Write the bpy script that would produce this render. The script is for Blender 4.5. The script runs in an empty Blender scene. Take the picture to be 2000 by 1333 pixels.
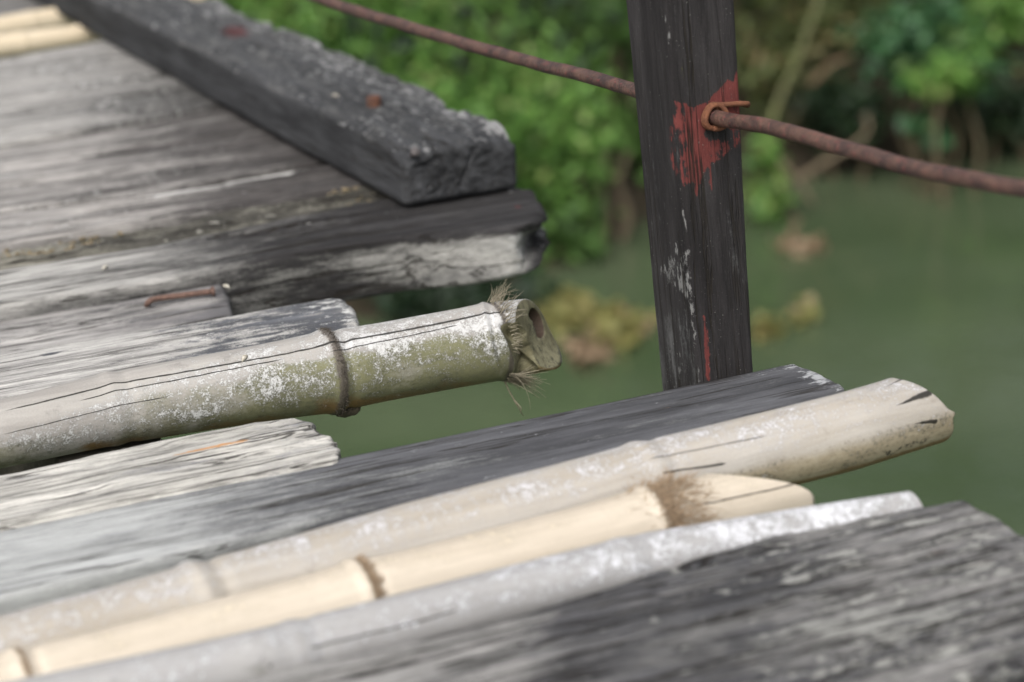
import bpy, math, random
import numpy as np
from mathutils import Vector, Matrix

random.seed(7)
RNG = np.random.default_rng(11)
scene = bpy.context.scene
COL = scene.collection
rad = math.radians

# ------------------------------------------------------------------ camera
# World axes: X runs along the deck planks, Y along the bridge, Z up; deck top at z = 0.
CAM_H, PITCH, ROLL, YAW, LENS = 0.68, rad(18), rad(3), rad(24), 85.0
F_PX = LENS / 36.0 * 2000
def _yaw(v):
    c, s = math.cos(-YAW), math.sin(-YAW)
    return np.array([v[0]*c - v[1]*s, v[0]*s + v[1]*c, v[2]])
_fw = np.array([0, math.cos(PITCH), -math.sin(PITCH)])
_up0 = np.array([0, math.sin(PITCH), math.cos(PITCH)])
_rt0 = np.array([1.0, 0, 0])
RT = _yaw(_rt0*math.cos(ROLL) - _up0*math.sin(ROLL))
UP = _yaw(_up0*math.cos(ROLL) + _rt0*math.sin(ROLL))
FW = _yaw(_fw)
EYE = np.array([0, 0, CAM_H])

def ray(px, py):
    return FW*F_PX + RT*(px-1000) + UP*(666.5-py)
def at(px, py, z=0.0):
    d = ray(px, py); return EYE + d*((z-CAM_H)/d[2])
def at_axis(px, py, ax, val):
    d = ray(px, py); return EYE + d*((val-EYE[ax])/d[ax])
def depth(p):
    return float((np.asarray(p)-EYE) @ FW)
def project(P):
    P = np.asarray(P)-EYE
    dz = P @ FW
    return np.stack([1000 + F_PX*(P @ RT)/dz, 666.5 - F_PX*(P @ UP)/dz], -1)

cam_d = bpy.data.cameras.new("camera")
cam = bpy.data.objects.new("camera", cam_d); COL.objects.link(cam)
m = Matrix.Identity(4)
for i in range(3):
    m[i][0], m[i][1], m[i][2], m[i][3] = RT[i], UP[i], -FW[i], EYE[i]
cam.matrix_world = m
cam_d.lens, cam_d.sensor_width = LENS, 36
cam_d.clip_start, cam_d.clip_end = 0.05, 800
cam_d.dof.use_dof = True
cam_d.dof.focus_distance = 2.10
cam_d.dof.aperture_fstop = 4.2
scene.camera = cam

# ------------------------------------------------------------------ light
SUN_EL, SUN_AZ = rad(50), rad(228)     # azimuth of the sun in the XY plane, from +X
world = bpy.data.worlds.new("World"); scene.world = world
world.use_nodes = True
wn = world.node_tree
bg = wn.nodes["Background"]
sky = wn.nodes.new("ShaderNodeTexSky"); sky.sky_type = 'NISHITA'
sky.sun_disc = False; sky.sun_elevation = SUN_EL; sky.sun_rotation = rad(90) - SUN_AZ
sky.air_density = 1.0; sky.dust_density = 6.0; sky.ozone_density = 1.0
hs = wn.nodes.new("ShaderNodeHueSaturation"); hs.inputs['Saturation'].default_value = 0.35
wn.links.new(sky.outputs[0], hs.inputs['Color'])
wn.links.new(hs.outputs[0], bg.inputs[0]); bg.inputs[1].default_value = 0.15
sd = bpy.data.lights.new("sun", 'SUN'); sd.energy = 1.5; sd.angle = rad(35); sd.color = (1.0, 0.97, 0.925)
so = bpy.data.objects.new("sun", sd); COL.objects.link(so)
sdir = Vector((math.cos(SUN_AZ)*math.cos(SUN_EL), math.sin(SUN_AZ)*math.cos(SUN_EL), math.sin(SUN_EL)))
so.rotation_euler = sdir.to_track_quat('Z', 'Y').to_euler(); so.location = (0, -3, 8)

scene.view_settings.view_transform = 'Standard'; scene.view_settings.look = 'None'
scene.view_settings.exposure = 0.36; scene.view_settings.gamma = 1.0
scene.render.engine = 'CYCLES'
scene.cycles.max_bounces = 6

# ------------------------------------------------------------------ noise (numpy)
def _hash(i, j, k, seed):
    h = (i*374761393 + j*668265263 + k*2147483647 + seed*974634777) & 0xffffffff
    h = ((h ^ (h >> 13))*1274126177) & 0xffffffff
    h = ((h ^ (h >> 16))*2246822519) & 0xffffffff
    return ((h ^ (h >> 15)) & 0xffffff)/float(0xffffff)
def vnoise(P, seed=0):
    P = np.asarray(P, float)
    I = np.floor(P).astype(np.int64); f = P-I; f = f*f*(3-2*f)
    r = 0
    for a in (0, 1):
        for b in (0, 1):
            for c in (0, 1):
                w = (f[..., 0] if a else 1-f[..., 0])*(f[..., 1] if b else 1-f[..., 1])*(f[..., 2] if c else 1-f[..., 2])
                r = r + w*_hash(I[..., 0]+a, I[..., 1]+b, I[..., 2]+c, seed)
    return r
def fbm(P, scale=(1, 1, 1), octv=4, seed=0, rough=0.5):
    P = np.asarray(P, float)*np.asarray(scale, float)
    s, a, t = 0, 1.0, 0
    for o in range(octv):
        s = s + a*vnoise(P*2**o + 17.3*o, seed+o); t += a; a *= rough
    return s/t - 0.5
def smooth(x, a, b):
    t = np.clip((x-a)/(b-a), 0, 1); return t*t*(3-2*t)
def blob(L, c, rx, ry):
    return np.exp(-(((L[:, 0]-c[0])/rx)**2 + ((L[:, 1]-c[1])/ry)**2))
def poly_sdf(Q, poly):
    """signed distance of 2-D points to a polygon, positive inside"""
    poly = np.asarray(poly, float); n = len(poly)
    d = np.full(len(Q), 1e9); ins = np.zeros(len(Q), bool)
    for i in range(n):
        a, b = poly[i], poly[(i+1) % n]
        ab = b-a; t = np.clip(((Q-a) @ ab)/(ab @ ab), 0, 1)
        d = np.minimum(d, np.linalg.norm(Q-(a+t[:, None]*ab), axis=1))
        c = (a[1] > Q[:, 1]) != (b[1] > Q[:, 1])
        with np.errstate(divide='ignore', invalid='ignore'):
            xx = (b[0]-a[0])*(Q[:, 1]-a[1])/(b[1]-a[1]+1e-12)+a[0]
        ins ^= c & (Q[:, 0] < xx)
    return np.where(ins, d, -d)

# ------------------------------------------------------------------ node helper
class NG:
    def __init__(s, name):
        s.mat = bpy.data.materials.new(name); s.mat.use_nodes = True
        s.t = s.mat.node_tree; s.t.nodes.clear()
        s.out = s.t.nodes.new("ShaderNodeOutputMaterial")
        s.bsdf = s.t.nodes.new("ShaderNodeBsdfPrincipled")
        s.t.links.new(s.bsdf.outputs[0], s.out.inputs[0])
        s.oc = s.t.nodes.new("ShaderNodeTexCoord").outputs['Object']
    def put(s, sock, v):
        if isinstance(v, bpy.types.NodeSocket): s.t.links.new(v, sock)
        elif v is not None:
            if isinstance(v, (tuple, list)) and len(v) == 3 and sock.type == 'RGBA': v = (*v, 1)
            sock.default_value = v
    def math(s, op, a, b=None, c=None, clamp=False):
        n = s.t.nodes.new("ShaderNodeMath"); n.operation = op; n.use_clamp = clamp
        s.put(n.inputs[0], a)
        if b is not None: s.put(n.inputs[1], b)
        if c is not None: s.put(n.inputs[2], c)
        return n.outputs[0]
    def add(s, a, b): return s.math('ADD', a, b)
    def sub(s, a, b): return s.math('SUBTRACT', a, b)
    def mul(s, a, b): return s.math('MULTIPLY', a, b)
    def mix(s, f, a, b, mode='MIX'):
        n = s.t.nodes.new("ShaderNodeMix"); n.data_type = 'RGBA'; n.blend_type = mode; n.clamp_factor = True
        s.put(n.inputs[0], f); s.put(n.inputs[6], a); s.put(n.inputs[7], b)
        return n.outputs[2]
    def map(s, v, scale=(1, 1, 1), loc=(0, 0, 0)):
        n = s.t.nodes.new("ShaderNodeMapping"); s.put(n.inputs[0], v)
        n.inputs['Scale'].default_value = scale; n.inputs['Location'].default_value = loc
        return n.outputs[0]
    def noise(s, v, scale=1.0, detail=4, rough=0.55, dist=0.0):
        n = s.t.nodes.new("ShaderNodeTexNoise"); s.put(n.inputs['Vector'], v)
        n.inputs['Scale'].default_value = scale; n.inputs['Detail'].default_value = detail
        n.inputs['Roughness'].default_value = rough; n.inputs['Distortion'].default_value = dist
        return n.outputs[0]
    def voro(s, v, scale=1.0):
        n = s.t.nodes.new("ShaderNodeTexVoronoi"); s.put(n.inputs['Vector'], v); n.inputs['Scale'].default_value = scale
        return n.outputs['Distance'], n.outputs['Color']
    def attr(s, name):
        n = s.t.nodes.new("ShaderNodeAttribute"); n.attribute_name = name; return n.outputs['Fac']
    def step(s, x, a, b):
        n = s.t.nodes.new("ShaderNodeMapRange"); n.interpolation_type = 'SMOOTHSTEP'
        s.put(n.inputs[0], x); n.inputs[1].default_value = a; n.inputs[2].default_value = b
        return n.outputs[0]
    def sep(s, v):
        n = s.t.nodes.new("ShaderNodeSeparateXYZ"); s.put(n.inputs[0], v); return n.outputs
    def comb(s, x, y, z):
        n = s.t.nodes.new("ShaderNodeCombineXYZ")
        for i, a in enumerate((x, y, z)): s.put(n.inputs[i], a)
        return n.outputs[0]
    def scalec(s, col, f):
        return s.mix(1.0, col, s.comb(f, f, f), 'MULTIPLY')
    def bump(s, h, strength=0.5, dist=0.002):
        n = s.t.nodes.new("ShaderNodeBump"); s.put(n.inputs['Height'], h)
        n.inputs['Strength'].default_value = strength; n.inputs['Distance'].default_value = dist
        s.t.links.new(n.outputs[0], s.bsdf.inputs['Normal'])
    def fin(s, col, rough=0.85, spec=0.25, metal=0.0):
        s.put(s.bsdf.inputs['Base Color'], col); s.put(s.bsdf.inputs['Roughness'], rough)
        s.bsdf.inputs['Specular IOR Level'].default_value = spec; s.bsdf.inputs['Metallic'].default_value = metal
        return s.mat

def crack_mask(g, along, across, cracks, seed, wob_amp=0.010):
    """dark splits: (x0, y0, x1, y1, half width[, 'open']) in the surface's own metres; an open one widens to its far end"""
    out = None
    wob = g.noise(g.comb(g.mul(along, 14.0), float(seed), 0.0), 1.0, 3, 0.6)
    wob = g.mul(g.sub(wob, 0.5), wob_amp)
    wn_ = g.noise(g.comb(g.mul(along, 90.0), float(seed)+4.0, g.mul(across, 60.0)), 1.0, 4, 0.7)
    for ck_ in cracks:
        x0, y0, x1, y1, w = ck_[:5]
        sl = (y1-y0)/(x1-x0)
        d = g.math('ABSOLUTE', g.sub(g.sub(across, wob), g.math('MULTIPLY_ADD', along, sl, y0-sl*x0)))
        lo, hi = min(x0, x1), max(x0, x1)
        L = hi-lo
        if len(ck_) > 5: fade = g.mul(g.step(along, lo, lo+0.9*L), g.sub(1.0, g.step(along, hi-0.06*L, hi)))
        else: fade = g.mul(g.step(along, lo, lo+0.08*L), g.sub(1.0, g.step(along, hi-0.08*L, hi)))
        ww = g.math('MULTIPLY_ADD', g.mul(fade, g.math('MULTIPLY_ADD', wn_, 1.6, 0.2)), w, 1e-5)
        mk = g.sub(1.0, g.math('DIVIDE', d, ww, clamp=True))
        mk = g.mul(g.step(mk, 0.0, 0.5), g.step(fade, 0.02, 0.15))
        out = mk if out is None else g.math('MAXIMUM', out, mk)
    return out

def wood(name, pale, mid, dark, seed=0, lich=(0.55, 0.56, 0.55), warm=(0.34, 0.16, 0.06), red=(0.30, 0.045, 0.04),
         patch=(5, 24, 24), fib=0.6, bump=0.6, cracks=(), speck=0.0, lichscale=1.0, rough=0.85, splits=0.5, grit=0.0, dsoft=0.2):
    g = NG(name)
    o = g.map(g.oc, (1, 1, 1), (seed*1.37, seed*0.71, seed*0.39))
    fl = g.noise(g.map(o, (12, 150, 150)), 1, 5, 0.64)
    ff = g.noise(g.map(o, (38, 520, 520)), 1, 4, 0.68)
    f1 = g.add(g.mul(fl, 0.6), g.mul(ff, 0.4))
    f2 = g.noise(g.map(o, (4, 34, 34)), 1, 5, 0.62, 0.1)
    p = g.noise(g.map(o, patch), 1, 8, 0.7, 0.1)
    q = g.noise(g.map(o, (70*lichscale, 150*lichscale, 150*lichscale)), 1, 6, 0.72)
    t = g.noise(o, 420, 4, 0.7)
    base = g.mix(g.step(f2, 0.32, 0.68), pale, mid)
    base = g.mix(g.mul(g.step(p, 0.46, 0.72), 0.62), base, tuple(0.5*c for c in mid))
    da = g.attr('dark')
    x = g.add(da, g.add(g.mul(g.sub(p, 0.5), 1.35), g.add(g.mul(g.sub(f1, 0.5), 1.7), g.add(g.mul(g.sub(q, 0.5), 0.5), g.mul(g.sub(t, 0.5), 0.5)))))
    md = g.step(x, 0.5-dsoft, 0.5+dsoft)
    dcol = g.mix(g.step(f2, 0.35, 0.7), dark, tuple(min(1, 1.9*c+0.01) for c in dark))
    col = g.mix(md, base, dcol)
    col = g.scalec(col, g.math('MAXIMUM', g.math('MULTIPLY_ADD', g.sub(f1, 0.5), 5.5*fib, 0.95), 0.25))
    col = g.scalec(col, g.math('MULTIPLY_ADD', g.sub(t, 0.5), 0.5, 1.0))
    wa = g.attr('warm')
    mw = g.step(g.add(wa, g.mul(g.sub(q, 0.5), 1.2)), 0.4, 0.6)
    col = g.mix(mw, col, warm)
    la = g.attr('lich')
    ml = g.step(g.add(la, g.add(g.mul(g.sub(q, 0.5), 1.6), g.mul(g.sub(p, 0.5), 1.0))), 0.44, 0.58)
    col = g.mix(g.mul(ml, 0.9), col, g.scalec(g.mix(f2, lich, tuple(0.8*c for c in lich)), g.math('MULTIPLY_ADD', q, 0.6, 0.7)))
    ra = g.attr('red')
    mr = g.step(g.add(ra, g.add(g.mul(g.sub(f1, 0.5), 0.8), g.mul(g.sub(q, 0.5), 0.9))), 0.45, 0.55)
    col = g.mix(g.mul(mr, 0.92), col, g.scalec(g.mix(f2, red, tuple(0.55*c for c in red)), g.math('MULTIPLY_ADD', q, 0.9, 0.55)))
    if speck:
        ms = g.step(g.add(g.noise(o, 560, 2, 0.5), g.mul(g.sub(p, 0.5), 0.25)), 0.76-speck, 0.80-speck)
        col = g.mix(g.mul(ms, 0.6), col, (0.30, 0.30, 0.28))
    ridge = g.math('ABSOLUTE', g.sub(g.noise(g.map(o, (1.6, 60, 60)), 1, 4, 0.55, 0.15), 0.5))
    mc = g.mul(g.step(ridge, 0.016, 0.004), g.step(g.noise(g.map(o, (4, 9, 9)), 1, 2), 0.62-0.25*splits, 0.75-0.25*splits))
    ridge2 = g.math('ABSOLUTE', g.sub(g.noise(g.map(o, (1.1, 24, 24), (3, 7, 1)), 1, 5, 0.6, 0.1), 0.5))
    mc2 = g.mul(g.step(ridge2, 0.013, 0.003), g.step(g.noise(g.map(o, (3, 6, 6), (5, 2, 9)), 1, 2), 0.66-0.25*splits, 0.76-0.25*splits))
    mc = g.math('MAXIMUM', mc, mc2)
    if cracks:
        xyz = g.sep(g.oc)
        mc = g.math('MAXIMUM', mc, crack_mask(g, xyz[0], xyz[1], cracks, seed))
    col = g.mix(g.mul(mc, 0.85), col, (0.018, 0.015, 0.012))
    if grit:
        gr = g.noise(o, 900, 2, 0.6)
        col = g.scalec(col, g.math('MULTIPLY_ADD', g.sub(gr, 0.5), grit, 1.0))
    h = g.add(g.mul(f1, 1.3), g.add(g.mul(p, 0.5), g.add(g.mul(q, 0.35), g.add(g.mul(t, 0.2), g.mul(ml, 0.25)))))
    h = g.sub(h, g.mul(mc, 1.2))
    g.bump(h, bump, 0.0028)
    return g.fin(col, rough, 0.22)

def bamboo_mat(name, pale, mid, seed=0, moss=(0.13, 0.14, 0.045), white=(0.68, 0.68, 0.68), ring=(0.10, 0.085, 0.07),
               brown=(0.14, 0.085, 0.035), cracks=(), rough=0.6, dirt=0.4, mottle=0.35, blackc=(0.02, 0.018, 0.015), msoft=0.2):
    g = NG(name)
    o = g.map(g.oc, (1, 1, 1), (seed*1.9, seed*0.63, seed*0.27))
    f1 = g.noise(g.map(o, (6, 220, 220)), 1, 5, 0.6, 0.1)
    f2 = g.noise(g.map(o, (3, 30, 30)), 1, 4, 0.6, 0.3)
    p = g.noise(g.map(o, (20, 34, 34)), 1, 8, 0.72, 0.5)
    q = g.noise(o, 150, 6, 0.75, 0.3)
    s = g.noise(o, 620, 3, 0.7)
    base = g.mix(g.step(f2, 0.3, 0.7), pale, mid)
    base = g.scalec(base, g.math('MULTIPLY_ADD', g.sub(f1, 0.5), 0.45, 1.0))
    base = g.mix(g.mul(g.step(g.noise(o, 34, 6, 0.7), 0.56, 0.74), dirt), base, tuple(0.5*c for c in mid))
    ma = g.attr('moss')
    mm = g.step(g.add(ma, g.add(g.mul(g.sub(p, 0.5), 0.9), g.mul(g.sub(q, 0.5), 0.5))), 0.55-msoft, 0.55+msoft)
    mosc = g.mix(g.step(p, 0.35, 0.65), moss, tuple(c*0.55 for c in moss))
    mosc = g.mix(g.mul(g.step(q, 0.45, 0.72), 0.7), mosc, tuple(c*0.6+0.02 for c in moss))
    col = g.mix(g.mul(mm, 0.92), base, mosc)
    ba = g.attr('warm')
    col = g.mix(g.step(g.add(ba, g.mul(g.sub(p, 0.5), 0.9)), 0.35, 0.7), col, brown)
    gr_ = g.noise(g.map(o, (1, 1.3, 1.3), (7, 3, 5)), 260, 6, 0.75)
    col = g.mix(g.mul(g.step(g.add(gr_, g.mul(g.sub(p, 0.5), 0.5)), 0.52, 0.66), g.mul(g.step(ma, 0.05, 0.5), 0.62)), col, (0.060, 0.058, 0.040))
    wa = g.attr('lich')
    xw = g.add(wa, g.add(g.mul(g.sub(p, 0.5), 1.7), g.add(g.mul(g.sub(q, 0.5), 1.7), g.mul(g.sub(s, 0.5), 1.5))))
    mw = g.step(xw, 0.40, 0.72)
    col = g.mix(g.mul(g.step(xw, 0.15, 0.55), 0.5), col, tuple(0.55*c for c in white))
    col = g.mix(g.mul(mw, 0.92), col, g.scalec(white, g.math('MULTIPLY_ADD', q, 0.5, 0.75)))
    ka = g.attr('dark')
    mk = g.step(g.add(ka, g.add(g.mul(g.sub(q, 0.5), 1.0), g.mul(g.sub(p, 0.5), 0.6))), 0.42, 0.58)
    col = g.mix(g.mul(mk, 0.92), col, blackc)
    ra = g.attr('ring')
    mr = g.step(g.add(ra, g.add(g.mul(g.sub(s, 0.5), 1.4), g.mul(g.sub(q, 0.5), 0.8))), 0.35, 0.6)
    col = g.mix(g.mul(mr, 0.9), col, g.mix(s, tuple(0.5*c for c in ring), tuple(1.9*c for c in ring)))
    fa = g.attr('face')
    fcol = g.mix(g.step(p, 0.35, 0.65), (0.24, 0.225, 0.14), (0.12, 0.11, 0.06))
    fcol = g.mix(g.step(q, 0.48, 0.64), fcol, (0.07, 0.066, 0.042))
    fib = g.noise(g.map(o, (60, 500, 500)), 1, 3, 0.6)
    fcol = g.scalec(fcol, g.math('MULTIPLY_ADD', g.sub(fib, 0.5), 0.9, 1.0))
    col = g.mix(g.step(fa, 0.4, 0.6), col, fcol)
    ia = g.attr('inner')
    col = g.mix(g.step(ia, 0.4, 0.6), col, g.mix(fib, (0.030, 0.020, 0.013), (0.085, 0.058, 0.04)))  # wall of the hollow darkened to deepen its shade
    col = g.scalec(col, g.math('MULTIPLY_ADD', g.sub(s, 0.5), mottle, 1.0))
    h = g.add(g.mul(q, 0.4), g.add(g.mul(mw, 0.35), g.add(g.mul(f1, 0.3), g.mul(s, g.math('MULTIPLY_ADD', ra, 1.2, 0.12)))))
    if cracks:
        mc = crack_mask(g, g.sep(g.oc)[0], g.attr('arc'), cracks, seed, 0.005)
        col = g.mix(g.mul(mc, 0.93), col, (0.012, 0.011, 0.009))
        h = g.sub(h, g.mul(mc, 2.0))
    g.bump(h, 0.45, 0.0022)
    return g.fin(col, rough, 0.3)

# ------------------------------------------------------------------ mesh helpers
PLACED = {}
def tag(o, label=None, cat=None, group=None, kind=None):
    if label: o['label'] = label
    if cat: o['category'] = cat
    if group: o['group'] = group
    if kind: o['kind'] = kind
    return o
def empty(name, loc, label, cat, group=None):
    o = bpy.data.objects.new(name, None); COL.objects.link(o); o.location = loc
    o.empty_display_size = 0.05
    PLACED[o.name] = Matrix.Translation(Vector(loc))
    return tag(o, label, cat, group)
def mesh_obj(name, V, F, mat, M=None, parent=None, attrs=None, smooth_=True):
    me = bpy.data.meshes.new(name)
    V = np.asarray(V, float)
    me.from_pydata(V.tolist(), [], [list(map(int, f)) for f in F])
    me.update()
    if attrs:
        for k, a in attrs.items():
            at_ = me.attributes.new(k, 'FLOAT', 'POINT')
            at_.data.foreach_set('value', np.asarray(a, np.float32))
    if smooth_: me.polygons.foreach_set('use_smooth', [True]*len(me.polygons))
    me.materials.append(mat)
    o = bpy.data.objects.new(name, me); COL.objects.link(o)
    W = M.copy() if M is not None else Matrix.Identity(4)
    PLACED[o.name] = W
    if parent is not None:
        o.parent = parent
        o.matrix_basis = PLACED[parent.name].inverted() @ W
    else:
        o.matrix_basis = W
    return o
def frame(origin, X, Y=None):
    X = Vector(X).normalized()
    Zg = Vector((0, 0, 1)) if Y is None else X.cross(Vector(Y)).normalized()
    Yv = Zg.cross(X).normalized(); Zv = X.cross(Yv)
    M_ = Matrix.Identity(4)
    for i in range(3):
        M_[i][0], M_[i][1], M_[i][2], M_[i][3] = X[i], Yv[i], Zv[i], origin[i]
    return M_
def mat_np(M_): return np.array([[M_[i][j] for j in range(4)] for i in range(4)])
def to_local(M_, P):
    A = np.linalg.inv(mat_np(M_)); P = np.atleast_2d(np.asarray(P, float)); return P @ A[:3, :3].T + A[:3, 3]
def to_world(M_, P):
    A = mat_np(M_); return np.asarray(P) @ A[:3, :3].T + A[:3, 3]

def perimeter(w, h, r, step):
    """points round a rounded rectangle centred on 0: coordinates and outward normals"""
    nw, nh = max(4, int(w/step)), max(3, int(h/step))
    pts = []
    def edge(a, b, n):
        for i in range(n): pts.append((a[0]+(b[0]-a[0])*i/n, a[1]+(b[1]-a[1])*i/n))
    edge((-w/2, h/2), (w/2, h/2), nw); edge((w/2, h/2), (w/2, -h/2), nh)
    edge((w/2, -h/2), (-w/2, -h/2), nw); edge((-w/2, -h/2), (-w/2, h/2), nh)
    P = np.array(pts)
    inner = np.stack([np.clip(P[:, 0], -w/2+r, w/2-r), np.clip(P[:, 1], -h/2+r, h/2-r)], -1)
    d = P-inner; n = np.linalg.norm(d, axis=1, keepdims=True)
    N = d/np.maximum(n, 1e-9)
    return inner+N*r, N

def slab(name, M_, x0, xend, yf, yb, zt, thick, r, mat, step=0.006, sx=0.008, re=0.008, rough_amp=0.0012,
         crown=0.0, warp=None, fields=None, parent=None, seed=0, end_amp=0.002, x0cap=True, rings=4, endwarp=None):
    """a sawn board in its own frame (x along, y across, z up): yf/yb give its two long edges, xend(s) its end outline"""
    s_all = np.linspace(-1, 1, 9)
    xm = float(np.max(xend(s_all)))
    w_ref = float(np.mean(yb(np.array([x0, xm]))-yf(np.array([x0, xm]))))
    P2, N2 = perimeter(w_ref, thick, r, step)
    S = P2[:, 0]/(w_ref/2)
    nl = len(P2)
    nx = int((xm-x0)/sx)+2
    t = np.linspace(0, 1, nx)
    Llen = xm-x0
    t = np.concatenate([t[:-2], 1-np.array([0.9, 0.6, 0.35, 0.15, 0.04, 0])*(re/Llen)]) if re > sx else np.concatenate([t[:-1], 1-np.array([0.7, 0.35, 0.1, 0])*(re/Llen)])
    t = np.unique(np.clip(t, 0, 1)); nx = len(t)
    rows = []
    for ti in t:
        xe = xend(S)
        x = x0+(xe-x0)*ti
        dist = (1-ti)*Llen
        sh = 0.0
        if dist < re: sh = re-math.sqrt(max(0, re*re-(re-dist)**2))
        f = yf(x); b = yb(x)
        yc, hw = (f+b)/2, (b-f)/2
        y = yc+(hw-sh)*S
        z = zt+(-thick/2)+(P2[:, 1])*(1-2*sh/thick)
        if crown: z = z+crown*(1-S**2)*(P2[:, 1] > 0)
        rows.append(np.stack([x, y, z], -1))
    V = np.array(rows)
    Nn = np.zeros_like(V); Nn[:, :, 1] = N2[:, 0]; Nn[:, :, 2] = N2[:, 1]
    if rough_amp:
        d = fbm(V+seed*3.1, (7, 75, 75), 4, seed, 0.6)*rough_amp*3 + fbm(V+seed, (5, 9, 9), 3, seed+9)*rough_amp*2
        V = V+Nn*d[..., None]
    if end_amp:
        k = smooth(t, 1-0.03/Llen, 1)[:, None]
        V[..., 0] += k*fbm(V+seed*2.0, (25, 70, 70), 4, seed+3, 0.65)*end_amp*4
    if warp is not None: V = warp(V, Nn)
    F = []
    idx = lambda i, j: i*nl+(j % nl)
    for i in range(nx-1):
        for j in range(nl):
            F.append((idx(i, j), idx(i+1, j), idx(i+1, j+1), idx(i, j+1)))
    VV = V.reshape(-1, 3)
    extra = []
    base = len(VV)
    last = V[-1]; c = last.mean(0)
    prev = [idx(nx-1, j) for j in range(nl)]
    for f in np.linspace(1, 0, rings+2)[1:-1]:
        ring = c+(last-c)*f
        # keep the slanted end outline
        ring[:, 0] = c[0]+(last[:, 0]-c[0])*f
        ring[:, 0] += fbm(ring+seed*4, (40, 60, 90), 4, seed+5, 0.6)*end_amp*3
        if endwarp is not None: ring = endwarp(ring)
        cur = [base+len(extra)+j for j in range(nl)]
        extra += ring.tolist()
        for j in range(nl):
            F.append((prev[j], cur[j], cur[(j+1) % nl], prev[(j+1) % nl]))
        prev = cur
    ci = base+len(extra); extra.append(c.tolist())
    for j in range(nl): F.append((prev[j], ci, prev[(j+1) % nl]))
    F.append([idx(0, j) for j in range(nl)])
    VV = np.concatenate([VV, np.array(extra)])
    at_ = {k: np.zeros(len(VV)) for k in ('dark', 'lich', 'warm', 'red')}
    if fields: at_.update(fields(VV, lambda px, py, z=0.0: to_local(M_, at(px, py, z))[0], to_world(M_, VV)))
    return mesh_obj(name, VV, F, mat, M_, parent, at_)

def interp_edge(pts):
    p = np.array(sorted(pts, key=lambda a: a[0])); X, Y = p[:, 0], p[:, 1]
    def f(x):
        x = np.asarray(x, float)
        y = np.interp(x, X, Y)
        sl0 = (Y[-1]-Y[0])/(X[-1]-X[0])
        y = np.where(x < X[0], Y[0]+(x-X[0])*sl0, y)
        y = np.where(x > X[-1], Y[-1]+(x-X[-1])*sl0, y)
        return y
    return f

def grooves(x, y, seed, fx=2.2, fy=42.0):
    """open drying splits along the grain: 1 in the split, 0 on the sound wood"""
    P = np.stack([x*fx+seed, y*fy, 0*x+seed*0.37], -1)
    n = fbm(P, (1, 1, 1), 3, seed)
    keep = smooth(fbm(np.stack([x*3.1, y*9, 0*x+seed], -1), (1, 1, 1), 2, seed+40), -0.06, 0.10)
    return smooth(0.045-np.abs(n), 0.0, 0.035)*keep
def groove_warp(seed, depth, fx=2.2, fy=42.0, zlim=0.012):
    def w(V, N):
        V[..., 2] -= depth*grooves(V[..., 0], V[..., 1], seed, fx, fy)*smooth(V[..., 2], -zlim, -zlim*0.2)
        # boards step down in broken slivers
        V[..., 2] -= depth*0.5*smooth(fbm(np.stack([V[..., 0]*2.0, V[..., 1]*24, 0*V[..., 0]], -1), (1, 1, 1), 3, seed+7), 0.03, 0.06)*smooth(V[..., 2], -zlim, -zlim*0.2)
        return V
    return w
def plank(name, back, front, z, thick, mat, end=None, uend=None, left=0.45, fields=None, label=None, r=0.004, **kw):
    """a deck board laid along X; its long edges are read off the deck surface"""
    B = np.array([at(*p, z) for p in back]); Fr = np.array([at(*p, z) for p in front])
    o = np.array([max(B[-1, 0], Fr[-1, 0]) if uend is None else uend, (B[-1, 1]+Fr[-1, 1])/2, z])
    M_ = frame(o, (1, 0, 0))
    yb = interp_edge([(p[0]-o[0], p[1]-o[1]) for p in B]); yf = interp_edge([(p[0]-o[0], p[1]-o[1]) for p in Fr])
    x0 = min(B[0, 0], Fr[0, 0])-o[0]-left
    if uend is not None:
        xend = lambda s: np.zeros_like(np.asarray(s, float))
    else:
        E = np.array([at(*p, z) for p in end]) if end else np.array([Fr[-1], B[-1]])
        ev = E[:, 1]-o[1]; eu = E[:, 0]-o[0]
        lo, hi = ev.min(), ev.max()
        od = np.argsort(ev)
        xend = lambda s: np.interp(lo+(hi-lo)*(np.asarray(s)+1)/2, ev[od], eu[od])
    o_ = slab(name, M_, x0, xend, yf, yb, 0.0, thick, r, mat, fields=fields, **kw)
    if label: tag(o_, label, 'plank', 'planks of the bridge deck')
    return o_

def tube_mesh(path, radii, nseg=8, closed_ends=True, squash=None):
    path = np.asarray(path, float); n = len(path)
    radii = np.broadcast_to(np.asarray(radii, float), (n,))
    T = np.gradient(path, axis=0); T /= np.linalg.norm(T, axis=1, keepdims=True)
    ref = np.array([0.0, 0, 1.0]) if abs(T[0, 2]) < 0.9 else np.array([1.0, 0, 0])
    nrm = np.cross(T[0], ref); nrm /= np.linalg.norm(nrm)
    V, F = [], []
    for i in range(n):
        nrm = nrm-T[i]*(nrm @ T[i]); nrm /= np.linalg.norm(nrm)
        bi = np.cross(T[i], nrm)
        for k in range(nseg):
            a = 2*math.pi*k/nseg
            V.append(path[i]+radii[i]*(math.cos(a)*nrm+math.sin(a)*bi))
    for i in range(n-1):
        for k in range(nseg):
            F.append((i*nseg+k, i*nseg+(k+1) % nseg, (i+1)*nseg+(k+1) % nseg, (i+1)*nseg+k))
    if closed_ends:
        F.append(list(range(nseg))[::-1]); F.append([(n-1)*nseg+k for k in range(nseg)])
    return np.array(V), F
def join(parts):
    V, F, o = [], [], 0
    for v, f in parts:
        V.append(v); F += [[i+o for i in q] for q in f]; o += len(v)
    return np.concatenate(V), F
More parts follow.
